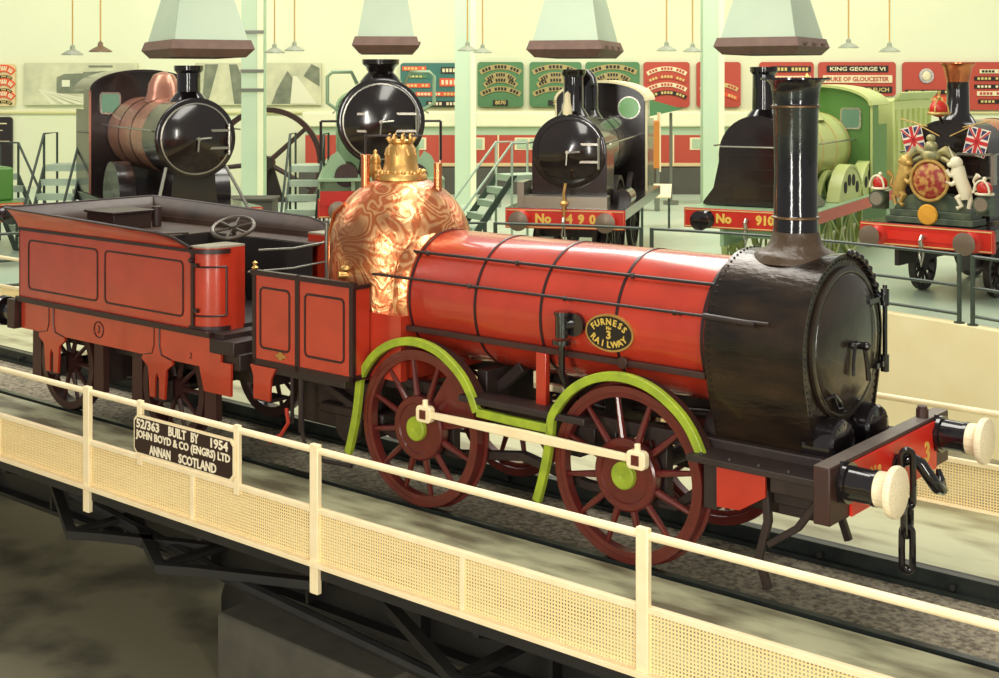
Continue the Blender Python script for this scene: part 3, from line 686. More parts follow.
# tender frame
def horn(cx):
    return [(cx-.26, .93), (cx-.28, .88), (cx-.16, .80), (cx-.13, .48), (cx-.04, .48), (cx-.035, .70), (cx, .76), (cx+.035, .70), (cx+.04, .48), (cx+.13, .48), (cx+.16, .80), (cx+.28, .88), (cx+.26, .93)]
for sd in (-1, 1):
    y = sd*.97; m = E(); m.cur = 0
    poly = [(-6.46, 1.26), (-6.46, .93)]+horn(-5.80)+horn(-3.72)+[(-2.98, .93), (-2.90, .68), (-2.46, .68), (-2.46, 1.02), (-2.62, 1.02), (-2.62, 1.14), (-2.80, 1.14), (-2.80, 1.26)]
    m.prism(poly, 'y', min(y, y-sd*.03), max(y, y-sd*.03)); m.cur = 1
    for cx in (-5.8, -3.72):
        m.tube([(cx+.05, y+sd*.004, 1.25), (cx+.05, y+sd*.004, 1.05), (cx+.09, y+sd*.004, .96), (cx+.26, y+sd*.004, .93)], .009, 6)
        m.tube([(cx-.05, y+sd*.004, 1.25), (cx-.05, y+sd*.004, 1.05), (cx-.09, y+sd*.004, .96), (cx-.26, y+sd*.004, .93)], .005, 6)
    m.tube([(-4.82+.09*math.cos(R(a)), y+sd*.004, 1.10+.09*math.sin(R(a))) for a in range(0, 360, 15)], .007, 6, True)
    if sd < 0:
        m.text('3', .13, (1,0,0), (0,0,1), (0,-1,0), (-4.82, y-.002, 1.10), depth=.003); m.text('2', .09, (1,0,0), (0,0,1), (0,-1,0), (-3.12, y-.002, 1.02), depth=.003)
    m.build('frame_plate', [RED, LIN_], te)
    for x in (-5.80, -3.72):
        m = E(); r = .55
        m.lathe([(r-.09, sd*.64), (r-.09, sd*.76), (r, sd*.76), (r, sd*.645), (r+.028, sd*.64), (r+.025, sd*.615), (r-.09, sd*.615), (r-.09, sd*.64)], (x, 0, r), 'y', 48)
        m.lathe([(0, sd*.62), (.13, sd*.62), (.13, sd*.80), (0, sd*.80)], (x, 0, r), 'y', 24)
        for k in range(10): a = 2*PI*k/10; m.cyl((x+.1*math.cos(a), sd*.7, r+.1*math.sin(a)), (x+.48*math.cos(a), sd*.7, r+.48*math.sin(a)), .03, .022, 8)
        m.build('wheel', mat('wheel_dark_brown', (58, 30, 28), .4) if 'wheel_dark_brown' not in MATS else MATS['wheel_dark_brown'], te)
        m = E(); m.bx(x-.11, x+.11, min(sd*.82, sd*.95), max(sd*.82, sd*.95), .44, .68); m.build('axle_box', DRK, te, .02)
        for dx in (-.66, .66):
            m = E(); m.prism([(x+dx-.10, .30), (x+dx+.10, .30), (x+dx+.09, .9), (x+dx-.09, .9)], 'y', sd*.68, sd*.76)
            m.build('brake_block', mat('brake_brown', (66, 36, 32), .5) if 'brake_brown' not in MATS else MATS['brake_brown'], te)
m = E(); m.bx(-6.4, -2.5, -.6, -.52, .75, 1.28); m.bx(-6.4, -2.5, .52, .6, .75, 1.28); m.bx(-6.45, -2.6, -.94, .94, 1.24, 1.30)
for x in (-5.8, -3.72): m.cyl((x, -.64, .55), (x, .64, .55), .06)
m.cyl((-5.2, -.62, .42), (-4.4, .62, .42), .03, n=8); m.bx(-5.5, -4.0, -.2, .2, .42, .5); m.bx(-5.15, -5.05, -.7, .7, .4, 1.25); m.bx(-4.5, -4.4, -.7, .7, .4, 1.25)
m.build('underframe', DRK, te)
m = E(); m.bx(-6.66, -6.50, -1.05, 1.05, .92, 1.28); rb = m.build('rear_beam', BRN, te, .01)
for y in (-.866, .866):
    m = E(); m.cyl((-6.66, y, 1.07), (-6.95, y, 1.07), .12, n=20); m.cyl((-6.95, y, 1.07), (-7.05, y, 1.07), .18, .19, 24); m.build('buffer', BLK, te)
m = E(); m.bx(-2.8, -2.40, -.98, .98, 1.10, 1.25); m.bx(-2.62, -2.36, -.93, .93, .95, 1.12); m.bx(-2.50, -2.30, -.6, .6, .8, 1.1); m.build('drag_box', DRK, te, .01)

#BGSTART
# ------------------------------------------------------------ hall: columns, lamps, hoods, wall displays
def XW(px, d): return (px-500)*d/FPX
def ZW(py, d): return CAMH-(py-HY)*d/FPX
COLG = mat('column_pale_green', (196, 216, 184), .5, col2=(206, 222, 186), scale=1)
COLC = mat('column_cream_edge', (240, 240, 200), .5)
for px, lab in ((253, 'pale green steel column in front of the big spoked wheel'), (466, 'pale green steel column left of the green nameplate boards'), (714, 'pale green steel column between the red nameplate boards')):
    d = 43 if px > 300 else 41.5; x = XW(px, d)
    c = empty('steel_column', (x, d, 0), 0, lab, 'column', 'hall columns')
    m = MB(); m.bx(-.34, .34, -.04, .0, 0, 12); m.bx(-.34, .34, .5, .54, 0, 12); m.bx(-.05, .05, 0, .5, 0, 12); m.build('column_shaft', COLG, c)
    m = MB(); m.bx(.16, .34, -.06, -.04, 0, 12); m.build('edge_strip', COLC, c)
    if px < 300:
        for z in (ZW(32, d), ZW(71, d), ZW(90, d)): m = MB(); m.bx(-.36, .36, -.08, .0, z-.05, z+.05); m.build('column_strap', GREY, c)
LG = mat('lamp_enamel_green', (150, 158, 132), .35, col2=(190, 194, 170), scale=3); LCORD = mat('lamp_cord', (206, 166, 84), .6); LBRN = mat('lamp_enamel_brown', (120, 96, 66), .35)
for px, py, d, M_, lab in ((73, 55, 36, LG, 'leftmost pendant lamp with shallow enamel shade'), (101, 52, 34, LBRN, 'brownish pendant lamp beside the leftmost one'), (275, 53, 38, LG, 'pendant lamp just right of the strapped column'), (295, 51, 38, LG, 'pendant lamp second right of the strapped column'), (468, 51, 38, LG, 'pendant lamp in front of the middle column'), (483, 53, 40, LG, 'pendant lamp just right of the middle column'), (667, 51, 38, LG, 'pendant lamp further left of the right column'), (693, 52, 40, LG, 'pendant lamp nearest the right column'), (849, 48, 38, LG, 'pendant lamp right of the largest smoke hood'), (890, 52, 37, LG, 'rightmost pendant lamp with shallow shade')):
    l = empty('pendant_lamp', (XW(px, d), d, ZW(py, d)), 0, lab, 'lamp', 'pendant lamps')
    m = MB(); m.lathe([(.29, 0), (.28, .03), (.17, .10), (.07, .15), (.06, .24), (.02, .27), (.02, .30)], n=20); m.lathe([(.27, .01), (.12, .08), (0, .1)], n=20); m.build('lamp_shade', M_, l)
    m = MB(); m.cyl((0,0,.27), (0,0,8), .022, n=6); m.build('cord', LCORD, l)
    m = MB(); m.sph((0,0,.06), .07, 10, 8); m.build('bulb', mat('bulb_glass', (250, 244, 220), .2) if 'bulb_glass' not in MATS else MATS['bulb_glass'], l)
HG = mat('hood_grey', (180, 194, 168), .6, col2=(164, 182, 160), scale=.8); HB = mat('hood_rim_brown', (104, 78, 66), .6, col2=(128, 98, 84), scale=5); HD = mat('hood_inside', (40, 34, 32), .8)
def hood(px, d, hdg, z, wid, ln, lab, off=1.0):
    x = XW(px, d); a = R(hdg)
    h = empty('smoke_hood', (x, d, z), math.atan2(-math.cos(a), -math.sin(a)), lab, 'smoke hood', 'smoke hoods')
    hw_, hl = wid/2, ln/2
    m = MB(); m.add([(hl-.08,-hw_+.08,.0),(hl-.08,hw_-.08,.0),(-hl+.08,hw_-.08,.0),(-hl+.08,-hw_+.08,.0),(hl+.06,-hw_-.06,.16),(hl+.06,hw_+.06,.16),(-hl-.06,hw_+.06,.16),(-hl-.06,-hw_-.06,.16),(hl,-hw_,.34),(hl,hw_,.34),(-hl,hw_,.34),(-hl,-hw_,.34)],
        [(0,1,5,4),(1,2,6,5),(2,3,7,6),(3,0,4,7),(4,5,9,8),(5,6,10,9),(6,7,11,10),(7,4,8,11)])
    for i in range(3): m.bx(-hl*.7+i*hl*.6, -hl*.7+i*hl*.6+.22, hw_+.03, hw_+.08, .2, .24)
    m.build('rim', HB, h)
    m = MB(); m.bx(-hl+.10, hl-.10, -hw_+.10, hw_-.10, .02, .05); m.build('inside', HD, h)
    t = .36; m = MB(); q = [(hl-.06, -hw_+.05), (hl-.06, hw_-.05), (-hl+.06, hw_-.05), (-hl+.06, -hw_+.05)]
    vs = [(p[0], p[1], .34) for p in q]+[(p[0]*t, p[1]*t*1.2, 2.2) for p in q]+[(p[0]*t, p[1]*t*1.2, 7) for p in q]
    m.add(vs, [(i, (i+1) % 4, 4+(i+1) % 4, 4+i) for i in range(4)]+[(4+i, 4+(i+1) % 4, 8+(i+1) % 4, 8+i) for i in range(4)]); m.build('funnel', HG, h)
hood(197, 27.3, -27, ZW(58, 27.3), 1.55, 2.5, 'brown rimmed smoke hood above the leftmost black engine')
hood(387, 28, -4, ZW(54, 28), 1.25, 1.8, 'narrow smoke hood above the face-on engine behind the brass dome')
hood(577, 28, 16, ZW(58, 28), 1.45, 2.2, 'smoke hood above the black engine numbered 490')
hood(773, 27.5, 30, ZW(55, 27.5), 1.65, 2.0, 'largest smoke hood, above the green engine numbered 910')
# wall displays (boards on the back wall)
BD = 50.3
BG = mat('board_green', (84, 132, 84), .5); BR_ = mat('board_red', (188, 74, 56), .5); BT = mat('board_teal', (60, 116, 104), .5)
GOLD = mat('plate_letter_gold', (220, 196, 120), .4); PB = mat('nameplate_black', (40, 36, 30), .4); PGD = mat('nameplate_gold', (176, 158, 100), .4); POR = mat('plate_orange', (228, 90, 50), .5); PCR = mat('plate_cream', (238, 224, 180), .5); FRM = mat('board_frame', (214, 186, 120), .5)
def wb(px0, px1, py0, py1): return XW(px0, BD), XW(px1, BD), ZW(py1, BD), ZW(py0, BD)
def board(px0, px1, py0, py1, M_, lab, cat='display board'):
    x0, x1, z0, z1 = wb(px0, px1, py0, py1); cx, cz = (x0+x1)/2, (z0+z1)/2; w2, h2 = (x1-x0)/2, (z1-z0)/2
    b = empty('display_board', (cx, BD, cz), 0, lab, cat, 'nameplate boards on the back wall')
    m = MB(); m.prism(rrect(-w2, w2, -h2, h2, .12), 'y', -.05, .06); m.build('panel', M_, b)
    return b, w2, h2
def arcplate(b, cz, w, rise, th, M_, L_, y=-.09, n=12):
    rad = (w*w+rise*rise)/(2*rise); c = cz+rise-rad; a = math.asin(min(1, w/rad))
    pts = [(rad*math.sin(-a+2*a*i/16), c+rad*math.cos(-a+2*a*i/16)) for i in range(17)]
    th *= 1.2; m = MB(); m.band(pts, th, 'y', y, y+.04); p = m.build('nameplate', M_, b)
    m = MB()
    for i in range(n):
        t = -a*.9+2*a*.9*(i+.5)/n; px, pz = rad*math.sin(t), c+rad*math.cos(t)
        if i % 5 == 3: continue
        u = Vector((math.cos(t), 0, -math.sin(t))); v = Vector((math.sin(t), 0, math.cos(t))); o = Vector((px, y-.01, pz)); hw = a*rad/n*.62; hh = th*.3
        m.add([o-u*hw-v*hh, o+u*hw-v*hh, o+u*hw+v*hh, o-u*hw+v*hh, o-u*hw-v*hh+Vector((0,.012,0)), o+u*hw-v*hh+Vector((0,.012,0)), o+u*hw+v*hh+Vector((0,.012,0)), o-u*hw+v*hh+Vector((0,.012,0))], [(0,1,2,3),(7,6,5,4),(0,4,5,1),(1,5,6,2),(2,6,7,3),(3,7,4,0)])
    m.build('lettering', L_, p)
for px0, px1, lab, num in ((478, 524, 'green board with four curved nameplates right of the middle column', True), (530, 582, 'green board with curved nameplates partly behind the chimney of 490', True), (586, 640, 'green board with curved nameplates above the cab of engine 490', False)):
    b, w2, h2 = board(px0, px1, 62, 107, BG, lab)
    for cz, k in ((.45, .88), (.15, .62), (-.05, .70), (-.38, .86)): arcplate(b, cz*h2/.85+.0, w2*k, .22, .16, PGD, PB)
    if num: m = MB(); m.bx(-.28, .28, -.09, -.05, -h2+.06, -h2+.26); pp = m.build('number_plate', PB, b); m = MB(); m.text('8070' if px0 == 478 else '22', .2, (1,0,0), (0,0,1), (0,-1,0), (0, -.10, -h2+.16), bold=.004); m.build('lettering', GOLD, pp)
for px0, px1, lab, ks in ((644, 690, 'red board with curved nameplates between engine 490 and the right column', ((.4, PCR, BR_), (.1, BR_, GOLD), (-.2, PCR, BR_), (-.5, PB, GOLD))), (697, 741, 'red board half hidden behind the right column', ((-.2, FRM, BR_), (-.55, POR, GOLD)))):
    b, w2, h2 = board(px0, px1, 62, 107, BR_, lab)
    for cz, a_, b_ in ks: arcplate(b, cz, w2*.85, .2, .13, a_, b_)
def bars(b, items):
    for cx, cz, w, h, M_, L_, txt in items:
        m = MB(); m.bx(cx-w/2, cx+w/2, -.09, -.05, cz-h/2, cz+h/2); p = m.build('nameplate', M_, b)
        m = MB()
        if txt:
            m.text(txt, 1, (1,0,0), (0,0,1), (0,-1,0), (0,0,0), depth=.02, bold=.02)
            xs = [v[0] for v in m.v]; zs = [v[2] for v in m.v]; sx = w*.9/(max(xs)-min(xs)); sz = h*.62/(max(zs)-min(zs)); mx_, mz_ = (max(xs)+min(xs))/2, (max(zs)+min(zs))/2
            m.v = [(cx+(v[0]-mx_)*sx, -.1+v[1]*.4, cz+(v[2]-mz_)*sz) for v in m.v]
        else:
            k = max(3, int(w/.14))
            for i in range(k):
                if i % 6 != 4: x = cx-w*.44+w*.88*(i+.5)/k; m.bx(x-.045, x+.045, -.105, -.09, cz-h*.28, cz+h*.28)
        m.build('lettering', L_, p)
b, w2, h2 = board(760, 814, 62, 86, BR_, 'red board partly hidden by the tall black chimney'); bars(b, [(0.15, .18, 1.5, .22, PB, GOLD, ''), (.15, -.18, 1.5, .22, PCR, BR_, '')])
b, w2, h2 = board(819, 896, 62, 96, BR_, 'red board reading KING GEORGE VI above the green cab')
bars(b, [(0, .38, 2.3, .24, PB, PCR, 'KING GEORGE VI'), (0, 0, 2.6, .28, PCR, BR_, 'DUKE OF GLOUCESTER'), (0, -.40, 2.6, .24, PB, GOLD, 'DUKE OF BUCCLEUCH')])
b, w2, h2 = board(903, 1016, 62, 110, BR_, 'wide red board with round crest behind the copper-capped chimney')
for cz, cx, k in ((-.35, -1.0, PB), (-.62, -1.0, POR)):
    pass
m = MB(); m.cyl((-1.25, -.10, .38), (-1.25, -.05, .38), .28, n=20); cr = m.build('crest', mat('crest_grey_blue', (120, 112, 130), .5, col2=(220, 210, 190), scale=6, amt=1), b); m = MB(); m.sph((-1.25, -.1, .38), (.16, .05, .18)); m.build('crest_emblem', PCR, cr)
bars(b, [(-1.2, -.22, 1.7, .16, PB, GOLD, ''), (-1.2, -.50, 1.6, .2, POR, GOLD, ''), (1.25, .55, 1.0, .15, PCR, PB, ''), (1.25, .28, 1.4, .15, PB, GOLD, ''), (1.25, -.02, 1.4, .15, PB, PCR, ''), (1.3, -.28, 1.3, .17, PCR, BR_, ''), (1.25, -.58, 1.1, .15, PB, GOLD, '')])
b, w2, h2 = board(401, 458, 63, 107, BT, 'teal board with red and black straight nameplates behind the face-on engine')
bars(b, [(-.55, .62, .9, .16, POR, GOLD, ''), (.75, .55, .6, .24, PB, PCR, ''), (-.45, .32, .8, .12, BG, GOLD, ''), (-.5, -.02, 1.1, .16, POR, GOLD, ''), (.75, .1, .7, .3, POR, PCR, ''), (0, -.34, 1.0, .16, POR, PCR, ''), (.8, -.34, .6, .16, POR, GOLD, ''), (.5, -.7, 1.2, .2, PB, PCR, '')])
b, w2, h2 = board(-6, 16, 64, 106, mat('board_pale', (232, 206, 150), .5), 'pale board with stacked red curved nameplates at far left')
for cz in (.45, -.05, -.5): arcplate(b, cz, w2*.85, .18, .22, POR, PCR); arcplate(b, cz-.22, w2*.7, .1, .08, PB, GOLD)
b, w2, h2 = board(-8, 13, 117, 171, mat('notice_black', (40, 32, 30), .5), 'black notice board below the red nameplates at far left', 'notice board')
m = MB(); m.bx(-.35, .2, -.08, -.05, .75, .79); m.bx(-.35, .05, -.08, -.05, .5, .53); m.bx(-.35, .3, -.08, -.05, .1, .12); m.build('lettering', PCR, b)
# photographs on the wall
def photo(px0, px1, lab, variant):
    x0, x1, z0, z1 = wb(px0, px1, 63, 105); cx, cz = (x0+x1)/2, (z0+z1)/2; w2, h2 = (x1-x0)/2, (z1-z0)/2
    b = empty('wall_photograph', (cx, BD, cz), 0, lab, 'picture')
    m = MB(); m.bx(-w2, w2, -.04, .06, -h2, h2); m.build('print', mat('photo_sepia', (222, 220, 178), .5, col2=(168, 170, 140), scale=1.2, amt=.7) if 'photo_sepia' not in MATS else MATS['photo_sepia'], b)
    PD = MATS.get('photo_dark') or mat('photo_dark', (112, 118, 96), .5, col2=(160, 162, 130), scale=3); PL = MATS.get('photo_light') or mat('photo_light', (232, 230, 196), .5)
    m = MB(); y0, y1 = -.055, -.04
    if variant == 0:
        m.prism([(-.9, -.35), (-.9, .25), (-.6, .38), (.1, .4), (.1, -.35)], 'y', y0, y1); m.prism([(.1, -.35), (.1, .45), (1.5, .5), (1.5, -.6), (.6, -.5)], 'y', y0, y1); m.bx(.3, 1.2, y0, y1, .62, .7)
        m.build('image_train', PD, b); m = MB()
        for i in range(5): m.prism([(-1.6, -.2), (-1.55, -.2), (-.9+i*.55, -h2+.02), (-1.1+i*.5, -h2+.02)], 'y', y0-.004*i, y1)
        m.bx(-.7, -.4, y0-.01, y0, -.1, .15); m.bx(.4, .6, y0-.01, y0, 0, .3); m.bx(.8, 1.0, y0-.01, y0, 0, .3); m.build('image_tracks', PL, b)
    else:
        m.prism([(-2, h2-.05), (-1.5, h2-.05), (-1.9, -h2+.05), (-2.1, -h2+.05)], 'y', y0, y1); m.prism([(-1.1, h2-.05), (-.8, h2-.05), (-.2, -h2+.05), (-.9, -h2+.05)], 'y', y0, y1)
        m.prism([(.7, -.2), (1.1, .5), (1.5, -.1), (1.7, -h2+.05), (.5, -h2+.05)], 'y', y0, y1); m.prism([(1.7, .3), (2.0, .75), (2.3, .6), (2.3, -.1)], 'y', y0, y1); m.build('image_bridge', PD, b)
        m = MB(); m.prism([(-.4, -.5), (0, .4), (.3, .5), (.2, -.6)], 'y', y0-.005, y1); m.prism([(1.3, .3), (1.45, .3), (2.2, -h2+.05), (1.2, -h2+.05)], 'y', y0-.005, y1); m.build('image_steam', PL, b)
photo(25, 138, 'faded photograph of a train on converging tracks, left of the black engine', 0)
photo(196, 322, 'faded photograph behind the strapped column and big spoked wheel', 1)
# long platform and royal-style coach along the wall
PLT = mat('platform_dark', (88, 84, 74), .7, col2=(70, 66, 60), scale=1)
d = 47; xa, xb = XW(300, d), 13.5
m = MB(); m.bx(xa, xb, 0, 1.6, 0, .93); o = m.build('display_platform', PLT); o.location = (0, d-.2, 0); tag(o, 'low dark grey platform carrying the red and cream coach by the wall', 'platform')
co = empty('railway_coach', ((xa+xb)/2, d+.6, .93), 0, 'long red and cream coach standing on the low platform by the back wall', 'coach'); hl = (xb-xa)/2-.2
m = MB(); m.bx(-hl, hl, -.6, 1.2, .04, .16); m.build('sole_bar', MATS['board_pale'], co)
m = MB(); m.bx(-hl, hl, -.58, 1.2, .16, 1.14); m.build('lower_body', BR_, co)
m = MB(); m.bx(-hl, hl, -.58, 1.2, 1.14, 1.42); m.build('waist_panel', mat('coach_pale_green', (176, 196, 160), .5), co)
m = MB(); m.bx(-hl-.1, hl+.1, -.7, 1.3, 1.42, 1.95); m.build('roof', mat('coach_roof_cream', (240, 236, 196), .6), co, .05)
for i in range(9):
    x = -hl+1.2+i*2.05
    m = MB(); m.bx(x, x+1.0, -.60, -.57, .62, 1.05); wn = m.build('window', PCR, co)
    m = MB(); m.bx(x+.08, x+.46, -.62, -.6, .68, 1.0); m.bx(x+.54, x+.92, -.62, -.6, .68, 1.0); m.build('pane', MATS['coach_pale_green'], wn)
    m = MB(); m.bx(x+1.45, x+1.5, -.60, -.57, .16, 1.14); m.build('door_strip', PCR, co)
# spoked wheel display
d = 44; fw = empty('flywheel', (XW(268, d), d, 0), 0, 'very large dark spoked wheel displayed behind the strapped column', 'wheel')
zc = ZW(163, d); rr = 1.83
m = MB(); m.lathe([(rr-.17, -.12), (rr, -.12), (rr, .12), (rr-.17, .12), (rr-.17, -.12)], (0, 0, zc), 'y', 48); m.build('rim', BRN, fw)
for k in range(5): a = R(42+72*k); m = MB(); m.cyl((0, 0, zc), ((rr-.1)*math.cos(a), 0, zc+(rr-.1)*math.sin(a)), .09, .07, 8); m.build('spoke', BRN, fw)
m = MB(); m.cyl((0, -.2, zc), (0, .3, zc), .22, n=16); m.build('hub', DRK, fw)
m = MB(); m.prism([(-.5, 0), (.5, 0), (.15, zc-.1), (-.15, zc-.1)], 'y', .2, .35); m.bx(-1.2, 1.2, -.2, .5, 0, .12); m.build('stand', DRK, fw)
# low plinths left of it
m = MB(); m.bx(0, 1.6, 0, 1, 0, .75); m.bx(-.05, 1.65, -.05, 1.05, .75, .8); o = m.build('plinth', PLT); o.location = (XW(213, 36), 36, 0); tag(o, 'dark low plinth beside the foot of the strapped column', 'plinth')

# steps
STG = mat('step_pale_green', (182, 200, 176), .45); SDK = mat('step_dark_green', (64, 76, 64), .5)
def steps(px, d, hdg, n, w, top, lab):
    a = R(hdg); s = empty('inspection_steps', (XW(px, d), d, 0), math.atan2(-math.cos(a), -math.sin(a)), lab, 'steps', 'inspection steps')
    run = .26
    for i in range(n):
        z = top*(i+1)/n; x = (n-i)*run
        m = MB(); m.bx(x-.24 if i < n-1 else x-.9, x, -w/2, w/2, z-.15, z); m.build('tread', STG, s)
    for sd in (-1, 1):
        y = sd*w/2; m = MB(); m.prism([(n*run+.1, 0), (run+.02, top), (run-.14, top), (n*run-.12, 0)], 'y', y-.02, y+.02); m.build('stringer', SDK, s)
        m = MB(); m.tube([(n*run, y, .1), (n*run, y, .95), (run, y, top+.75), (-.6, y, top+.75), (-.6, y, 0)], .03, 6); m.cyl((run, y, 0), (run, y, top+.75), .03, n=6); m.build('hand_rail', STG if px > 450 else SDK, s)
steps(67, 32.3, 2, 6, .9, 1.95, 'pale steps left of the black engine with the big cab')
steps(309, 32, 0, 6, .8, 1.95, 'pale steps right of the big spoked wheel')
steps(-2, 32.6, -50, 6, .8, 1.7, 'partly visible steps at the far left edge')
steps(514, 31.8, 62, 6, .8, 1.75, 'pale green ladder steps at the left side of engine 490')
# lectern sign
d = 36; le = empty('information_stand', (XW(656, d), d, 0), R(-10), 'white sloping information stand on thin dark legs right of engine 490', 'stand')
m = MB(); m.add([(-.42, -.28, .88), (.42, -.28, .88), (.42, .28, 1.18), (-.42, .28, 1.18), (-.42, -.28, .84), (.42, -.28, .84), (.42, .28, 1.14), (-.42, .28, 1.14)], [(0,1,2,3),(7,6,5,4),(0,4,5,1),(1,5,6,2),(2,6,7,3),(3,7,4,0)]); m.build('panel', PCR, le)
for x, y, z in ((-.36, -.22, .88), (.36, -.22, .88), (-.36, .22, 1.12), (.36, .22, 1.12)): m = MB(); m.cyl((x, y, 0), (x, y, z), .022, n=6); m.build('leg', SDK, le)
# orange locker and green canopy behind 490
d = 41; oc = empty('orange_cabinet', (XW(649, d), d, 0), 0, 'tall orange cabinet behind the cab of engine 490', 'cabinet')
m = MB(); m.bx(-.32, .32, -.3, .3, 1.3, 2.75); m.build('body', mat('orange_wood', (206, 128, 52), .5), oc, .02)
for x in (-.26, .26): m = MB(); m.bx(x-.05, x+.05, -.28, .28, 0, 1.3); m.build('leg', GREY, oc)
m = MB(); m.bx(-.34, -.30, -.32, .32, 1.2, 3.0); m.bx(.30, .34, -.32, .32, 1.2, 3.0); m.build('corner_post', PCR, oc)
m = MB(); m.prism([(-.4, 0), (1.1, .32), (-.4, .75)], 'y', -.4, .4); o = m.build('green_canopy', BG); o.location = (XW(648, 43), 43, 2.75); tag(o, 'dark green pointed canopy above the orange cabinet', 'canopy')
m = MB(); m.cyl((.75, 0, 0), (.75, 0, .12), .25, n=12); m.cyl((.75, 0, .1), (.75, 0, 2.95), .05, n=8); o = m.build('canopy_post', GREY); o.location = (XW(648, 43), 43, 0); tag(o, 'slim post holding up the dark green pointed canopy', 'post')

# railings round the pit
PRG = mat('pit_railing_green', (62, 74, 62), .4)
RA = PR+.14
def pitrail(a0, a1, lab):
    mid = R((a0+a1)/2); ctr = PC+Vector((RA*math.cos(mid), RA*math.sin(mid), 0))
    r = empty('pit_railing', ctr, 0, lab, 'railing', 'railings round the turntable pit')
    def pt(a, z): return Vector((PC.x+RA*math.cos(R(a)), PC.y+RA*math.sin(R(a)), z))-ctr
    A = [a0+(a1-a0)*i/4 for i in range(5)]
    for z, nm in ((1.12, 'top_rail'), (.62, 'middle_rail'), (.16, 'bottom_rail')):
        m = MB(); m.tube([pt(a, z) for a in A], .028, 6); m.build(nm, PRG, r)
    for a in (a0, a1): m = MB(); m.cyl(pt(a, .012), pt(a, 1.14), .04, n=8); m.lathe([(0, .03), (.09, .03), (.09, .012)], pt(a, 0)-Vector((0,0,0)), 'z', 10); m.build('post', PRG, r)
pitrail(19.5, 34.2, 'railing section at the right edge of the frame above the cream pit wall')
pitrail(35.4, 49, 'railing section below the engine with the royal arms')
pitrail(50, 64, 'railing section below the green engine numbered 910')
pitrail(65, 79, 'railing section between engines 490 and 910')
pitrail(80, 94, 'railing section below the black engine numbered 490')
pitrail(122, 136, 'railing section behind the tender')
pitrail(137, 151, 'railing section at the left edge of the frame')

# ------------------------------------------------------------ display engines
BGB = mat('engine_black', (30, 24, 24), .22, col2=(46, 36, 34), scale=3, coat=.4)
BEAM = mat('beam_red', (200, 44, 32), .35, col2=(176, 36, 28), scale=2)
PGRN = mat('engine_pale_green', (188, 200, 122), .35, col2=(206, 212, 146), scale=1.5); CABG = mat('cab_green', (84, 130, 58), .4); FRG = mat('frame_pale_green', (150, 180, 140), .4)
PINK = mat('pink_sheen_and_trim', (196, 140, 118), .25, .5, col2=(150, 96, 84), scale=2)  # pale pink puts boiler reflections into the colour; also the cab trim
DOORM = mat('engine_door_black', (26, 20, 20), .15, col2=(46, 34, 30), scale=2, coat=.5)
STL = mat('polished_steel', (180, 176, 164), .25, .8); BUFM = mat('buffer_face_steel', (132, 116, 100), .35, .5)
def box_sb(R_, z, half, zb, flare=0):
    p = []
    if flare: p += [(half+flare, zb), (half+flare, zb+.06), (half+flare*.35, zb+.35), (half, zb+.9)]
    else: p += [(half, zb)]
    p += [(R_*math.cos(R(a)), z+R_*math.sin(R(a))) for a in range(0, 181, 9)]
    p += [(-q[0], q[1]) for q in reversed(p[:4 if flare else 1])]
    return p
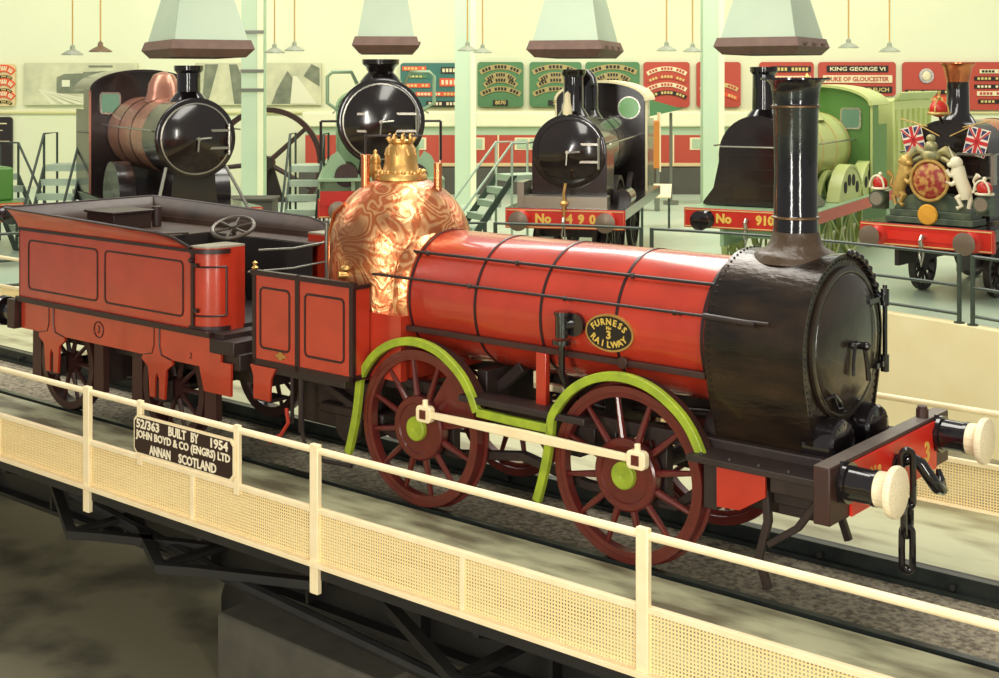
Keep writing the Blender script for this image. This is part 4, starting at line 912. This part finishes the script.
def engine(name, x, y, hdg, lab, R_=.75, z=2.45, zb=1.25, sblen=1.0, style='round', bodyM=BGB, boilM=None, cabM=None, blen=3.2, beam=2.45, beamM=BEAM, txt=None,
           ch=None, dome=None, cab=None, wheels=(), bufM=BUFM, door='round', runz=1.33, setback=.55, ten=None, beamz=1.17, flare=0, chM=None, frM=BGB, nobuf=(), half=None):
    a = R(hdg); e = empty('display_locomotive', (x, y, 0), math.atan2(-math.cos(a), -math.sin(a)), lab, 'locomotive', 'engines displayed round the pit')
    m = MB(); m.bx(-.12, 0, -beam/2, beam/2, beamz-.2, beamz+.2); bb = m.build('buffer_beam', beamM, e, .01)
    m = MB(); m.band([(-beam/2+.03, beamz-.17), (beam/2-.03, beamz-.17), (beam/2-.03, beamz+.17), (-beam/2+.03, beamz+.17)], .02, 'x', 0, .006, True); m.build('beam_lining', FRM, bb)
    if txt:
        for t, ty in txt: m = MB(); m.text(t, .25, (0,1,0), (0,0,1), (1,0,0), (.005, ty, beamz), bold=.012); m.build('lettering', YEL, bb)
    for yy in (-.88, .88):
        if yy in nobuf: continue
        m = MB(); m.lathe([(.19, 0), (.17, .04), (.11, .1), (.10, .34)], (0, yy, beamz-.02), 'x', 20); bf = m.build('buffer', beamM if bufM == BUFM else BLK, e)
        m = MB(); m.lathe([(.0, .32), (.17, .34), (.20, .36), (.20, .38), (.12, .40), (0, .405)], (0, yy, beamz-.02), 'x', 24); m.build('buffer_head', bufM, bf)
    m = MB(); m.tube([(0, 0, beamz), (.1, 0, beamz+.02), (.16, 0, beamz-.04), (.14, 0, beamz-.14), (.08, 0, beamz-.12)], .035, 8); m.tube([(.12, 0, beamz-.05), (.12, .04, beamz-.3), (.12, 0, beamz-.5), (.12, -.04, beamz-.3)], .025, 6, True); m.build('coupling', STL, e)
    tl = setback+sblen+blen+(1.6 if cab else .3)
    m = MB(); m.bx(-tl, -.02, -beam/2, beam/2, runz, runz+.05); m.bx(-tl, -.1, -beam/2, -beam/2+.05, runz-.16, runz); m.bx(-tl, -.1, beam/2-.05, beam/2, runz-.16, runz); m.build('running_plate', FRG if bodyM == PGRN else (bodyM if bodyM != PINK else BGB), e)
    m = MB(); m.bx(-tl, -.12, -.62, -.54, .6, runz); m.bx(-tl, -.12, .54, .62, .6, runz); m.bx(-setback-sblen, -setback, -.55, .55, .75, runz); m.build('frame', frM, e)
    hf = half or R_
    m = MB(); m.prism(box_sb(R_, z, hf*.82 if not flare else hf, zb, flare), 'x', -setback-sblen, -setback) if style == 'd' else (m.cyl((-setback, 0, z), (-setback-sblen, 0, z), R_, n=48), m.prism([(-.5, runz), (.5, runz), (.42, z-R_*.7), (-.42, z-R_*.7)], 'x', -setback-sblen*.9, -setback-.1))
    sb_ = m.build('smokebox', BGB, e)
    xd = -setback
    rd = R_*.86
    if door == 'round':
        m = MB(); m.lathe([(R_*.99, xd-.03), (R_*.99, xd+.02), (R_*.94, xd+.035), (rd, xd+.03), (rd-.01, xd+.05), (rd*.8, xd+.10), (rd*.4, xd+.16), (0, xd+.18)], (0, 0, z), 'x', 40); dd = m.build('smokebox_door', DOORM, e)
        m = MB(); m.lathe([(rd-.015, xd+.05), (rd-.015, xd+.065), (rd+.015, xd+.06), (rd+.015, xd+.045)], (0, 0, z), 'x', 40); m.build('door_ring', STL if style == 'round' else BGB, dd)
        m = MB()
        for dz in (.14, -.22): m.bx(xd+.10, xd+.15, (-.1 if R_ < .88 else -.5), rd*.92, z+dz, z+dz+.05)
        m.cyl((xd+.12, rd*.93, z-.34), (xd+.12, rd*.93, z+.30), .03, n=8); m.build('hinge_strap', STL, dd)
        m = MB(); m.cyl((xd+.16, 0, z), (xd+.28, 0, z), .04, n=10); m.cyl((xd+.24, 0, z), (xd+.24, .26, z+.02), .02, n=6); m.cyl((xd+.27, 0, z), (xd+.27, -.02, z-.26), .02, n=6); m.build('door_handle', STL, dd)
    else:
        m = MB(); m.prism([(-R_*.55, zb+.15), (R_*.55, zb+.15), (R_*.7, z-.2)]+[(R_*.78*math.cos(R(t)), z+.05+R_*.72*math.sin(R(t))) for t in range(0, 181, 12)]+[(-R_*.7, z-.2)], 'x', xd, xd+.03); dd = m.build('smokebox_door', DOORM, e)
        m = MB(); m.cyl((xd+.05, -R_*.95, z+.16), (xd+.05, R_*.95, z+.16), .02, n=8)
        m.build('cross_rail', STL, dd)
        for zz in (z+.0, z-.3, z-.62): m = MB(); m.bx(xd+.03, xd+.045, -R_*.7, R_*.7, zz-.02, zz+.02); m.build('strap', BGB, dd)
        m = MB()
        for p in along(box_sb(R_*.93, z, hf*.8, zb, 0), .12): m.sph((xd, p.x, p.y), .022, 6, 4)
        m.build('rivets', BGB, sb_)
    if boilM is None: boilM = bodyM
    x0 = -setback-sblen; m = MB(); m.cyl((x0, 0, z), (x0-blen, 0, z), R_*.97, n=48); bo = m.build('boiler', boilM, e)
    for i in range(4): m = MB(); xx = x0-.05-i*blen/3.2; m.lathe([(R_*.97, xx), (R_*.985, xx), (R_*.985, xx-.05), (R_*.97, xx-.05)], (0, 0, z), 'x', 40); m.build('boiler_band', BGB if boilM != PGRN else FRM, bo)
    for sd in (-1, 1): m = MB(); m.cyl((-setback+.05, sd*(R_+.08), z+.18), (x0-blen, sd*(R_+.08), z+.18), .02, n=6); m.build('handrail', STL, e)
    if ch:
        r0, r1, zt, cap = ch; zs = z+R_-.04; xc = -setback-sblen*.5
        m = MB(); m.lathe([(r0*1.7, zs-.06), (r0*1.35, zs+.06), (r0, zs+.16), (r1*.96, zt-.16), (r1*1.18, zt-.10), (r1*1.2, zt), (r1*.8, zt), (r1*.78, zt-.3)], (xc, 0, 0), 'z', 28); m.build('chimney', chM or BLK, e)
        if cap: m = MB(); m.lathe([(r1*1.0, zt-.34), (r1*1.12, zt-.22), (r1*1.3, zt-.06), (r1*1.6, zt), (r1*1.6, zt+.02), (r1*.9, zt+.02)], (xc, 0, 0), 'z', 28); m.build('copper_cap', COPP, e)
    if dome:
        xx, rd_, hd, M_ = dome; zs = z+R_-.03; m = MB(); m.lathe([(rd_*1.4, zs-.12), (rd_*1.05, zs+.04), (rd_, zs+.12), (rd_, zs+hd*.6), (rd_*.85, zs+hd*.85), (rd_*.45, zs+hd), (0, zs+hd*1.02)], (-xx, 0, 0), 'z', 28); m.build('dome', M_, e)
    for (wx, wr) in wheels:
        for sd in (-1, 1):
            m = MB(); m.lathe([(wr-.09, sd*.65), (wr-.09, sd*.77), (wr, sd*.77), (wr, sd*.65), (wr-.09, sd*.65)], (-wx, 0, wr), 'y', 36); m.lathe([(0, sd*.64), (.14, sd*.64), (.14, sd*.79), (0, sd*.79)], (-wx, 0, wr), 'y', 16)
            for k in range(12): t = 2*PI*k/12; m.cyl((-wx+.1*math.cos(t), sd*.71, wr+.1*math.sin(t)), (-wx+(wr-.06)*math.cos(t), sd*.71, wr+(wr-.06)*math.sin(t)), .03, n=6)
            m.build('wheel', (PGRN if bodyM == PGRN else DRK), e)
    if cab:
        cx, cw, ct, cM, roofM, winr = cab; xf_ = x0-blen+.1; L_ = 1.5
        roof = [(-cw, ct-.45)]+[(-cw*math.cos(R(t)), ct-.45+.45*math.sin(R(t))) for t in range(10, 171, 10)]+[(cw, ct-.45)]
        m = MB(); m.prism([(-cw, runz)]+roof+[(cw, runz)], 'x', xf_-.05, xf_)
        m.bx(xf_-L_, xf_, -cw, -cw+.05, runz, ct-.9); m.bx(xf_-L_, xf_, cw-.05, cw, runz, ct-.9); m.bx(xf_-L_*.45, xf_, -cw, -cw+.05, ct-.9, ct-.4); m.bx(xf_-L_*.45, xf_, cw-.05, cw, ct-.9, ct-.4); cb = m.build('cab', cM, e)
        m = MB(); m.band(roof, .06, 'x', xf_-L_-.1, xf_+.12); m.build('cab_roof', cM if roofM == PINK else roofM, cb)
        m = MB(); m.band([(-cw, runz)]+roof+[(cw, runz)], .05, 'x', xf_, xf_+.02); m.build('cab_edging', roofM, cb)
        for sd in (-1, 1):
            if winr == 'round': m = MB(); m.cyl((xf_, sd*cw*.62, ct-.62), (xf_+.03, sd*cw*.62, ct-.62), .27, n=24); wn = m.build('window', STL, cb); m = MB(); m.cyl((xf_+.03, sd*cw*.62, ct-.62), (xf_+.035, sd*cw*.62, ct-.62), .24, n=24); m.build('pane', MATS.get('green_glass') or mat('green_glass', (120, 170, 110), .15), wn)
            else: m = MB(); m.prism(rrect(sd*cw*.62-.24, sd*cw*.62+.24, ct-1.0, ct-.5, .08), 'x', xf_, xf_+.03); wn = m.build('window', STL, cb); m = MB(); m.prism(rrect(sd*cw*.62-.2, sd*cw*.62+.2, ct-.96, ct-.54, .06), 'x', xf_+.03, xf_+.035); m.build('pane', MATS.get('cab_glass') or mat('cab_glass', (104, 140, 118), .12), wn)
    if ten:
        t0, tlen, th_, tM, flutes = ten
        m = MB(); m.bx(-t0-tlen, -t0, -1.2, 1.2, 1.3, th_); m.build('tender_tank', tM, e, .05)
        m = MB()
        for i in range(flutes): m.bx(-t0-.2-i*tlen/flutes, -t0-.1-i*tlen/flutes, 1.2, 1.27, 1.4, th_-.25); m.bx(-t0-.2-i*tlen/flutes, -t0-.1-i*tlen/flutes, -1.27, -1.2, 1.4, th_-.25)
        m.band([(-1.2, th_), (-1.35, th_+.18)], .04, 'x', -t0-tlen, -t0); m.band([(1.2, th_), (1.35, th_+.18)], .04, 'x', -t0-tlen, -t0); m.build('tender_coping', tM, e)
        m = MB(); m.bx(-t0-tlen, -t0, -1.0, 1.0, .5, 1.3)
        m.build('tender_frame', frM, e)
    return e
# 490
e = engine('l490', XW(565, 27), 27.0, 13, 'black engine with red beam numbered 490 in the middle of the row', R_=.78, z=2.5, zb=1.42, style='d', txt=(('No', -.44), ('4', .10), ('9', .34), ('0', .57)), ch=(.21, .215, 4.2, False),
    dome=(2.5, .30, .95, BLK), cab=(0, 1.08, 3.95, BGB, PCR, 'round'), blen=3.4, wheels=((2.6, .95), (5.2, .95), (1.0, .5)), half=.95)
m = MB(); m.bx(-.55, -.1, -.85, .85, 1.38, 1.62); m.bx(-.9, -.12, -1.0, -.86, 1.38, 1.9); m.build('front_casing', STL, e)
m = MB(); m.tube([(.06, .0, 1.2), (.08, .0, 1.7), (.05, .03, 1.9)], .03, 8); m.lathe([(.05, 1.45), (.09, 1.5), (.05, 1.55)], (.07, 0, 0), 'z', 10); m.build('vacuum_pipe', BRS, e)
m = MB(); m.lathe([(0, 3.75), (.06, 3.7), (.07, 3.5), (.10, 3.4), (.10, 3.25)], (-.62, -.05, 0), 'z', 12); m.build('front_lamp', PCR, e)
for sd in (-1, 1): m = MB(); m.cyl((-2.0, sd*1.0, 1.5), (-1.2, sd*1.0, 1.5), .2, n=16); m.build('sandbox', BGB, e)
# 910
e = engine('l910', XW(748, 26.8), 26.8, 29, 'pale green engine with red beam numbered 910 behind the tall chimney', R_=.80, z=2.45, zb=1.40, style='d', door='flat', flare=.34, beam=2.7, txt=(('No', -.50), ('910', .36)), ch=(.24, .24, 4.25, False),
    boilM=PGRN, bodyM=PGRN, dome=(3.6, .42, .75, PGRN), cab=(0, 1.25, 3.85, CABG, PGRN, 'rect'), blen=3.6, wheels=((1.2, .6), (3.4, 1.0), (5.2, 1.0)), bufM=BLK, ten=(7.6, 4.5, 3.5, PGRN, 7), half=.80, frM=FRG)
for sd in (-1, 1):
    m = MB(); y0 = sd*.95
    for k, cx in enumerate((3.4, 5.2)):
        m.band([(-cx+1.12*math.cos(R(t)), 1.0+1.12*math.sin(R(t))) for t in range(20, 161, 10)], .05, 'y', min(y0, y0+sd*.27), max(y0, y0+sd*.27))
    for k, cx in enumerate((3.4, 5.2)):
        m.prism([(-cx+1.10*math.cos(R(t)), 1.0+1.10*math.sin(R(t))) for t in range(20, 161, 10)], 'y', y0+sd*.235, y0+sd*.25)
    sp = m.build('splasher', PGRN, e)
    for cx in (3.4, 5.2):
        for t in (55, 80, 105, 130): m = MB(); m.cyl((-cx+.82*math.cos(R(t)), y0+sd*.25, 1.0+.82*math.sin(R(t))), (-cx+.82*math.cos(R(t)), y0+sd*.262, 1.0+.82*math.sin(R(t))), .13, n=12); m.build('splasher_slot', MATS['hood_inside'], sp)
    m = MB(); m.bx(-8.9, -.1, min(sd*1.30, sd*1.36), max(sd*1.30, sd*1.36), 1.13, 1.36); m.build('valance', BEAM, e)
m = MB(); m.lathe([(.06, 3.85), (.09, 3.9), (.05, 4.0), (.07, 4.05), (0, 4.15)], (-4.2, 0, 0), 'z', 12); m.build('safety_valve', BRS, e)
# royal
e = engine('royal', 7.58, 23.9, 42, 'black and red engine carrying the royal coat of arms and flags', R_=.80, z=2.45, zb=1.42, style='d', beam=2.5, ch=(.21, .20, 4.28, True), bodyM=BGB, boilM=COPP, blen=3.5, wheels=((1.5, .5), (3.9, 1.0)), half=.98, flare=0, door='flat', frM=DRK, setback=.95)
m = MB(); m.prism([(-.75, beamz_) for beamz_ in (1.09,)]+[(-.70, 1.25), (.70, 1.25), (.75, 1.17), (.70, 1.09), (-.70, 1.09)], 'x', 0, .01); m.build('beam_panel', mat('bright_red_panel', (216, 50, 36), .35), e)
DG = mat('arms_base_green', (58, 72, 58), .4, col2=(96, 104, 80), scale=4, amt=1); AG = mat('arms_gold', (204, 168, 92), .4, .3, col2=(150, 110, 60), scale=10); AW = mat('arms_cream', (232, 222, 190), .5); ARD = mat('arms_red', (150, 44, 40), .4, col2=(196, 150, 80), scale=9, amt=.9, lo=.45, hi=.6)
arms = None
m = MB(); m.bx(-.75, -.15, -.82, .82, 1.39, 1.50); m.bx(-.70, -.22, -.76, .76, 1.50, 1.62); m.prism([(-.72, 1.62), (.72, 1.62), (.60, 1.80), (.3, 1.93), (-.3, 1.93), (-.60, 1.80)], 'x', -.55, -.28)
arms = m.build('coat_of_arms', DG, e, .01, label='carved coat of arms with lion, unicorn and shield')
m = MB(); m.lathe([(0, -.16), (.27, -.18), (.33, -.22), (.35, -.28), (.3, -.33)], (0, 0, 2.17), 'x', 28); m.build('shield', ARD, arms)
m = MB(); m.tube([(-.2, .35*math.cos(R(t)), 2.17+.36*math.sin(R(t))) for t in range(0, 360, 15)], .03, 6, True); m.build('garter_ring', AG, arms)
def beast(sd, M_, nm):
    m = MB(); y = sd*.52
    m.tube([(-.3, y+sd*.12, 1.86), (-.3, y+sd*.10, 2.02), (-.3, y+sd*.02, 2.2), (-.3, y-sd*.03, 2.36), (-.3, y-sd*.02, 2.46)], [.09, .12, .12, .13, .10], 10)
    m.sph((-.27, y-sd*.05, 2.50), (.11, .12, .12), 12, 8); m.sph((-.22, y-sd*.13, 2.47), (.06, .07, .05), 8, 6)
    m.tube([(-.26, y-sd*.02, 2.3), (-.22, y-sd*.14, 2.28), (-.2, y-sd*.20, 2.38)], [.05, .04, .035], 8); m.tube([(-.26, y-sd*.0, 2.2), (-.22, y-sd*.12, 2.12), (-.2, y-sd*.20, 2.18)], [.05, .04, .035], 8)
    m.tube([(-.3, y+sd*.10, 1.95), (-.25, y-sd*.02, 1.88), (-.25, y+sd*.06, 1.74), (-.22, y-sd*.02, 1.70)], [.07, .06, .04, .04], 8); m.tube([(-.34, y+sd*.14, 1.95), (-.3, y+sd*.2, 1.84), (-.3, y+sd*.17, 1.70)], [.07, .05, .04], 8)
    m.tube([(-.32, y+sd*.16, 1.95), (-.34, y+sd*.28, 2.05), (-.34, y+sd*.24, 2.2), (-.32, y+sd*.33, 2.3)], [.03, .025, .025, .05], 8)
    if nm == 'lion':
        for t in range(0, 360, 40): m.sph((-.29, y-sd*.03+.10*math.cos(R(t)), 2.46+.12*math.sin(R(t))), .05, 8, 6)
    else: m.cyl((-.24, y-sd*.08, 2.58), (-.2, y-sd*.16, 2.80), .02, .005, 6)
    m.build(nm, M_, arms)
beast(-1, AG, 'lion'); beast(1, AW, 'unicorn')
m = MB()
m.sph((-.28, 0, 2.62), (.12, .2, .12), 12, 8); m.sph((-.28, 0, 2.76), (.10, .13, .13), 12, 8); m.sph((-.28, 0, 2.93), (.06, .09, .07), 10, 6)
for sd in (-1, 1): m.tube([(-.3, sd*.1, 2.66), (-.3, sd*.26, 2.72), (-.3, sd*.40, 2.62), (-.3, sd*.46, 2.45)], [.05, .08, .07, .04], 8); m.tube([(-.32, sd*.1, 2.60), (-.32, sd*.25, 2.55), (-.3, sd*.36, 2.5)], [.05, .06, .03], 8)
m.build('crest_and_mantling', mat('arms_sage', (116, 118, 84), .4, .3, col2=(196, 180, 120), scale=6, amt=1), arms)
m = MB(); m.lathe([(0, .0), (.17, -.01), (.19, -.04), (.17, -.07), (0, -.07)], (0, 0, 0), 'x', 28); o = m.build('headboard_disc', mat('disc_yellow', (224, 162, 50), .5, col2=(206, 140, 40), scale=6), e); o.location = (-.10, 0, 1.56)
def crown_lamp(y, z, s, lab=None):
    m = MB(); m.cyl((-.35, y, z), (-.12, y, z), .15*s, n=20); m.bx(-.4, -.2, y-.12*s, y+.12*s, z-.2*s, z+.12*s); l = m.build('head_lamp', DG, e); m = MB(); m.cyl((-.12, y, z), (-.11, y, z), .12*s, n=20); m.build('lens', STL, l)
    m = MB(); m.sph((-.28, y, z+.27*s), (.13*s, .14*s, .13*s), 12, 8); m.build('crown', BEAM, l)
    m = MB(); m.tube([(-.28+.145*s*math.cos(R(t)), y+.145*s*math.sin(R(t)), z+.18*s) for t in range(0, 360, 20)], .025*s, 6, True); m.tube([(-.14, y+.14*s*math.cos(R(t)), z+.2*s+.22*s*math.sin(R(t))) for t in range(0, 181, 15)], .02*s, 6); m.sph((-.28, y, z+.44*s), .04*s, 8, 6); m.build('crown_band', AW, l)
for y in (-.98, .98): crown_lamp(y, 1.80, 1)
# crown in front of the chimney
CK = Matrix.Translation((-.85, -.1, 3.45)) @ Matrix.Scale(.72, 4)
m = MB(); m.M = CK; m.sph((0, 0, 0), (.24, .24, .22), 16, 10); cr = m.build('crown', BEAM, e)
m = MB(); m.M = CK
for rot in (0, 90): m.tube([(.25*math.cos(R(t))*math.cos(R(rot)), .25*math.cos(R(t))*math.sin(R(rot)), -.08+.30*math.sin(R(t))) for t in range(0, 181, 15)], .025, 6)
m.tube([(.25*math.cos(R(t)), .25*math.sin(R(t)), -.12) for t in range(0, 360, 20)], .045, 6, True); m.sph((0, 0, .28), .06, 8, 6); m.bx(-.02, .02, -.03, .03, .32, .44)
m.build('crown_band', AG, cr)
m = MB(); m.cyl((-.95, -.1, 3.22), (-.85, -.1, 3.36), .03, n=8); m.build('crown_bracket', DRK, e)
# flags
FW = mat('flag_white', (236, 224, 204), .8); FB = mat('flag_blue', (60, 60, 96), .8); FR_ = mat('flag_red', (200, 50, 50), .8)
for sd in (-1, 1):
    m = MB(); m.M = Matrix.Translation((-.86, sd*.60, 2.86)) @ Matrix.Rotation(R(-sd*14), 4, 'X') @ Matrix.Scale(.85, 4)
    m.cur = 0; m.bx(-.006, .0, -.24, .24, -.30, .30); m.cur = 1
    for a, b in ((-1, -1), (-1, 1), (1, -1), (1, 1)): m.prism([(a*.06, b*.13), (a*.06, b*.27), (a*.17, b*.27)], 'x', .0, .006); m.prism([(a*.10, b*.09), (a*.22, b*.09), (a*.22, b*.23)], 'x', .0, .006)
    m.cur = 2; m.bx(0, .01, -.035, .035, -.30, .30); m.bx(0, .01, -.24, .24, -.04, .04)
    m.cur = 2
    for a, b in ((1, 1), (1, -1)): m.band([(-a*.23, -b*.28), (a*.23, b*.28)], .03, 'x', .0, .008)
    fl = m.build('flag', [FW, FB, FR_], e)
    m = MB(); m.cyl((-.88, sd*.34, 3.22-.1), (-.86, sd*.86, 3.25), .012, n=6); m.cyl((-.86, sd*.1, 2.95), (-.86, sd*.62, 3.2), .012, n=6); m.build('flag_pole', AG, fl)
m = MB(); m.bx(-.93, -.80, .25, .95, 2.62, 2.66); m.bx(-.93, -.80, .88, .94, 2.1, 2.66); m.bx(-.93, -.86, .3, .95, 2.2, 2.24); m.build('lamp_bracket', STL, e)
# face-on engine behind the brass dome
e = engine('faceon', XW(382, 27.5), 27.5, -6, 'face-on engine with large round smokebox door behind the brass dome', R_=.92, z=3.11, zb=1.5, style='round', beam=2.6, ch=(.27, .33, 4.42, False), bodyM=FRG, boilM=PGRN, blen=4.2, cab=(0, 1.0, 3.8, FRG, FRG, 'rect'), wheels=((1.4, .5), (3.2, 1.0), (5.2, 1.0)), runz=1.9, beamz=1.35, chM=BGB, frM=FRG)
for sd in (-1, 1):
    m = MB(); m.tube([(-.8, sd*.5, 3.9), (-.75, sd*.62, 4.15), (-.75, sd*1.02, 4.15), (-.75, sd*1.12, 4.05), (-.75, sd*1.12, 3.5), (-.75, sd*.9, 3.35)], .04, 8); m.build('hand_loop', FRG, e)
    m = MB(); m.cyl((-1.2, sd*.72, 2.0), (-.3, sd*.72, 2.0), .24, n=24); m.build('cylinder', BRN, e)
    m = MB(); m.prism([(sd*.35, 1.4), (sd*1.28, 1.4), (sd*1.28, 1.9), (sd*1.05, 2.4), (sd*.9, 2.5), (sd*.7, 2.2), (sd*.45, 2.0)], 'x', -.5, -.44); m.build('front_apron', FRG, e)
    m = MB(); m.cyl((-.55, sd*.9, 3.12), (-.55, sd*1.25, 3.12), .025, n=6); m.cyl((-.55, sd*1.25, 2.3), (-.55, sd*1.25, 3.12), .03, n=6); m.build('lamp_iron', DRK, e)
m = MB(); m.bx(-.1, .02, -1.25, 1.25, 1.4, 1.7); m.build('beam_top', BEAM, e)
# leftmost black engine
e = engine('left', XW(205, 27), 26.9, -29, 'black engine with curved cab roof and boiler tinted with pink reflections at the left', R_=.84, z=2.78, zb=1.5, style='round', beam=2.5, ch=(.24, .25, 4.28, False), bodyM=BGB, boilM=PINK, blen=3.4, cab=(0, 1.2, 4.2, BGB, PINK, 'rect'), wheels=((1.6, .6), (3.4, .95), (5.4, .95)))
for sd in (-1, 1):
    m = MB(); m.prism([(-2.0, 1.38)]+[(-2.75+.78*math.cos(R(t)), 1.45+.78*math.sin(R(t))) for t in range(5, 176, 10)]+[(-3.5, 1.38)], 'y', min(sd*.85, sd*1.2), max(sd*.85, sd*1.2)); m.build('splasher', BGB, e)
    m = MB(); m.cyl((-.5, sd*.62, 2.2), (-.02, sd*.95, 1.35), .035, n=8); m.build('stay_rod', STL, e)
m = MB(); m.bx(-5.0, -1.9, .75, .80, 2.75, 2.92); m.build('orange_strip', mat('strip_orange', (190, 84, 50), .5), e)  # orange strip along the boiler side
m = MB(); m.lathe([(.42, 3.5), (.36, 3.7), (.33, 3.9), (.22, 4.1), (0, 4.18)], (-3.0, 0, 0), 'z', 28); m.build('dome', PINK, e)
# engine mostly out of frame at far left
e = engine('edge', XW(-42, 27.5), 27.8, -38, 'green engine with red beam cut off by the left edge of the frame', R_=.7, z=2.3, zb=1.5, style='round', beam=2.5, ch=(.2, .2, 3.9, False), bodyM=CABG, boilM=CABG, blen=3, wheels=((1.6, .6), (3.4, .95)), bufM=BLK)
m = MB(); m.bx(-2.2, -.5, .75, 1.2, 1.38, 2.1); m.build('side_tank', CABG, e, .05)
#BGEND
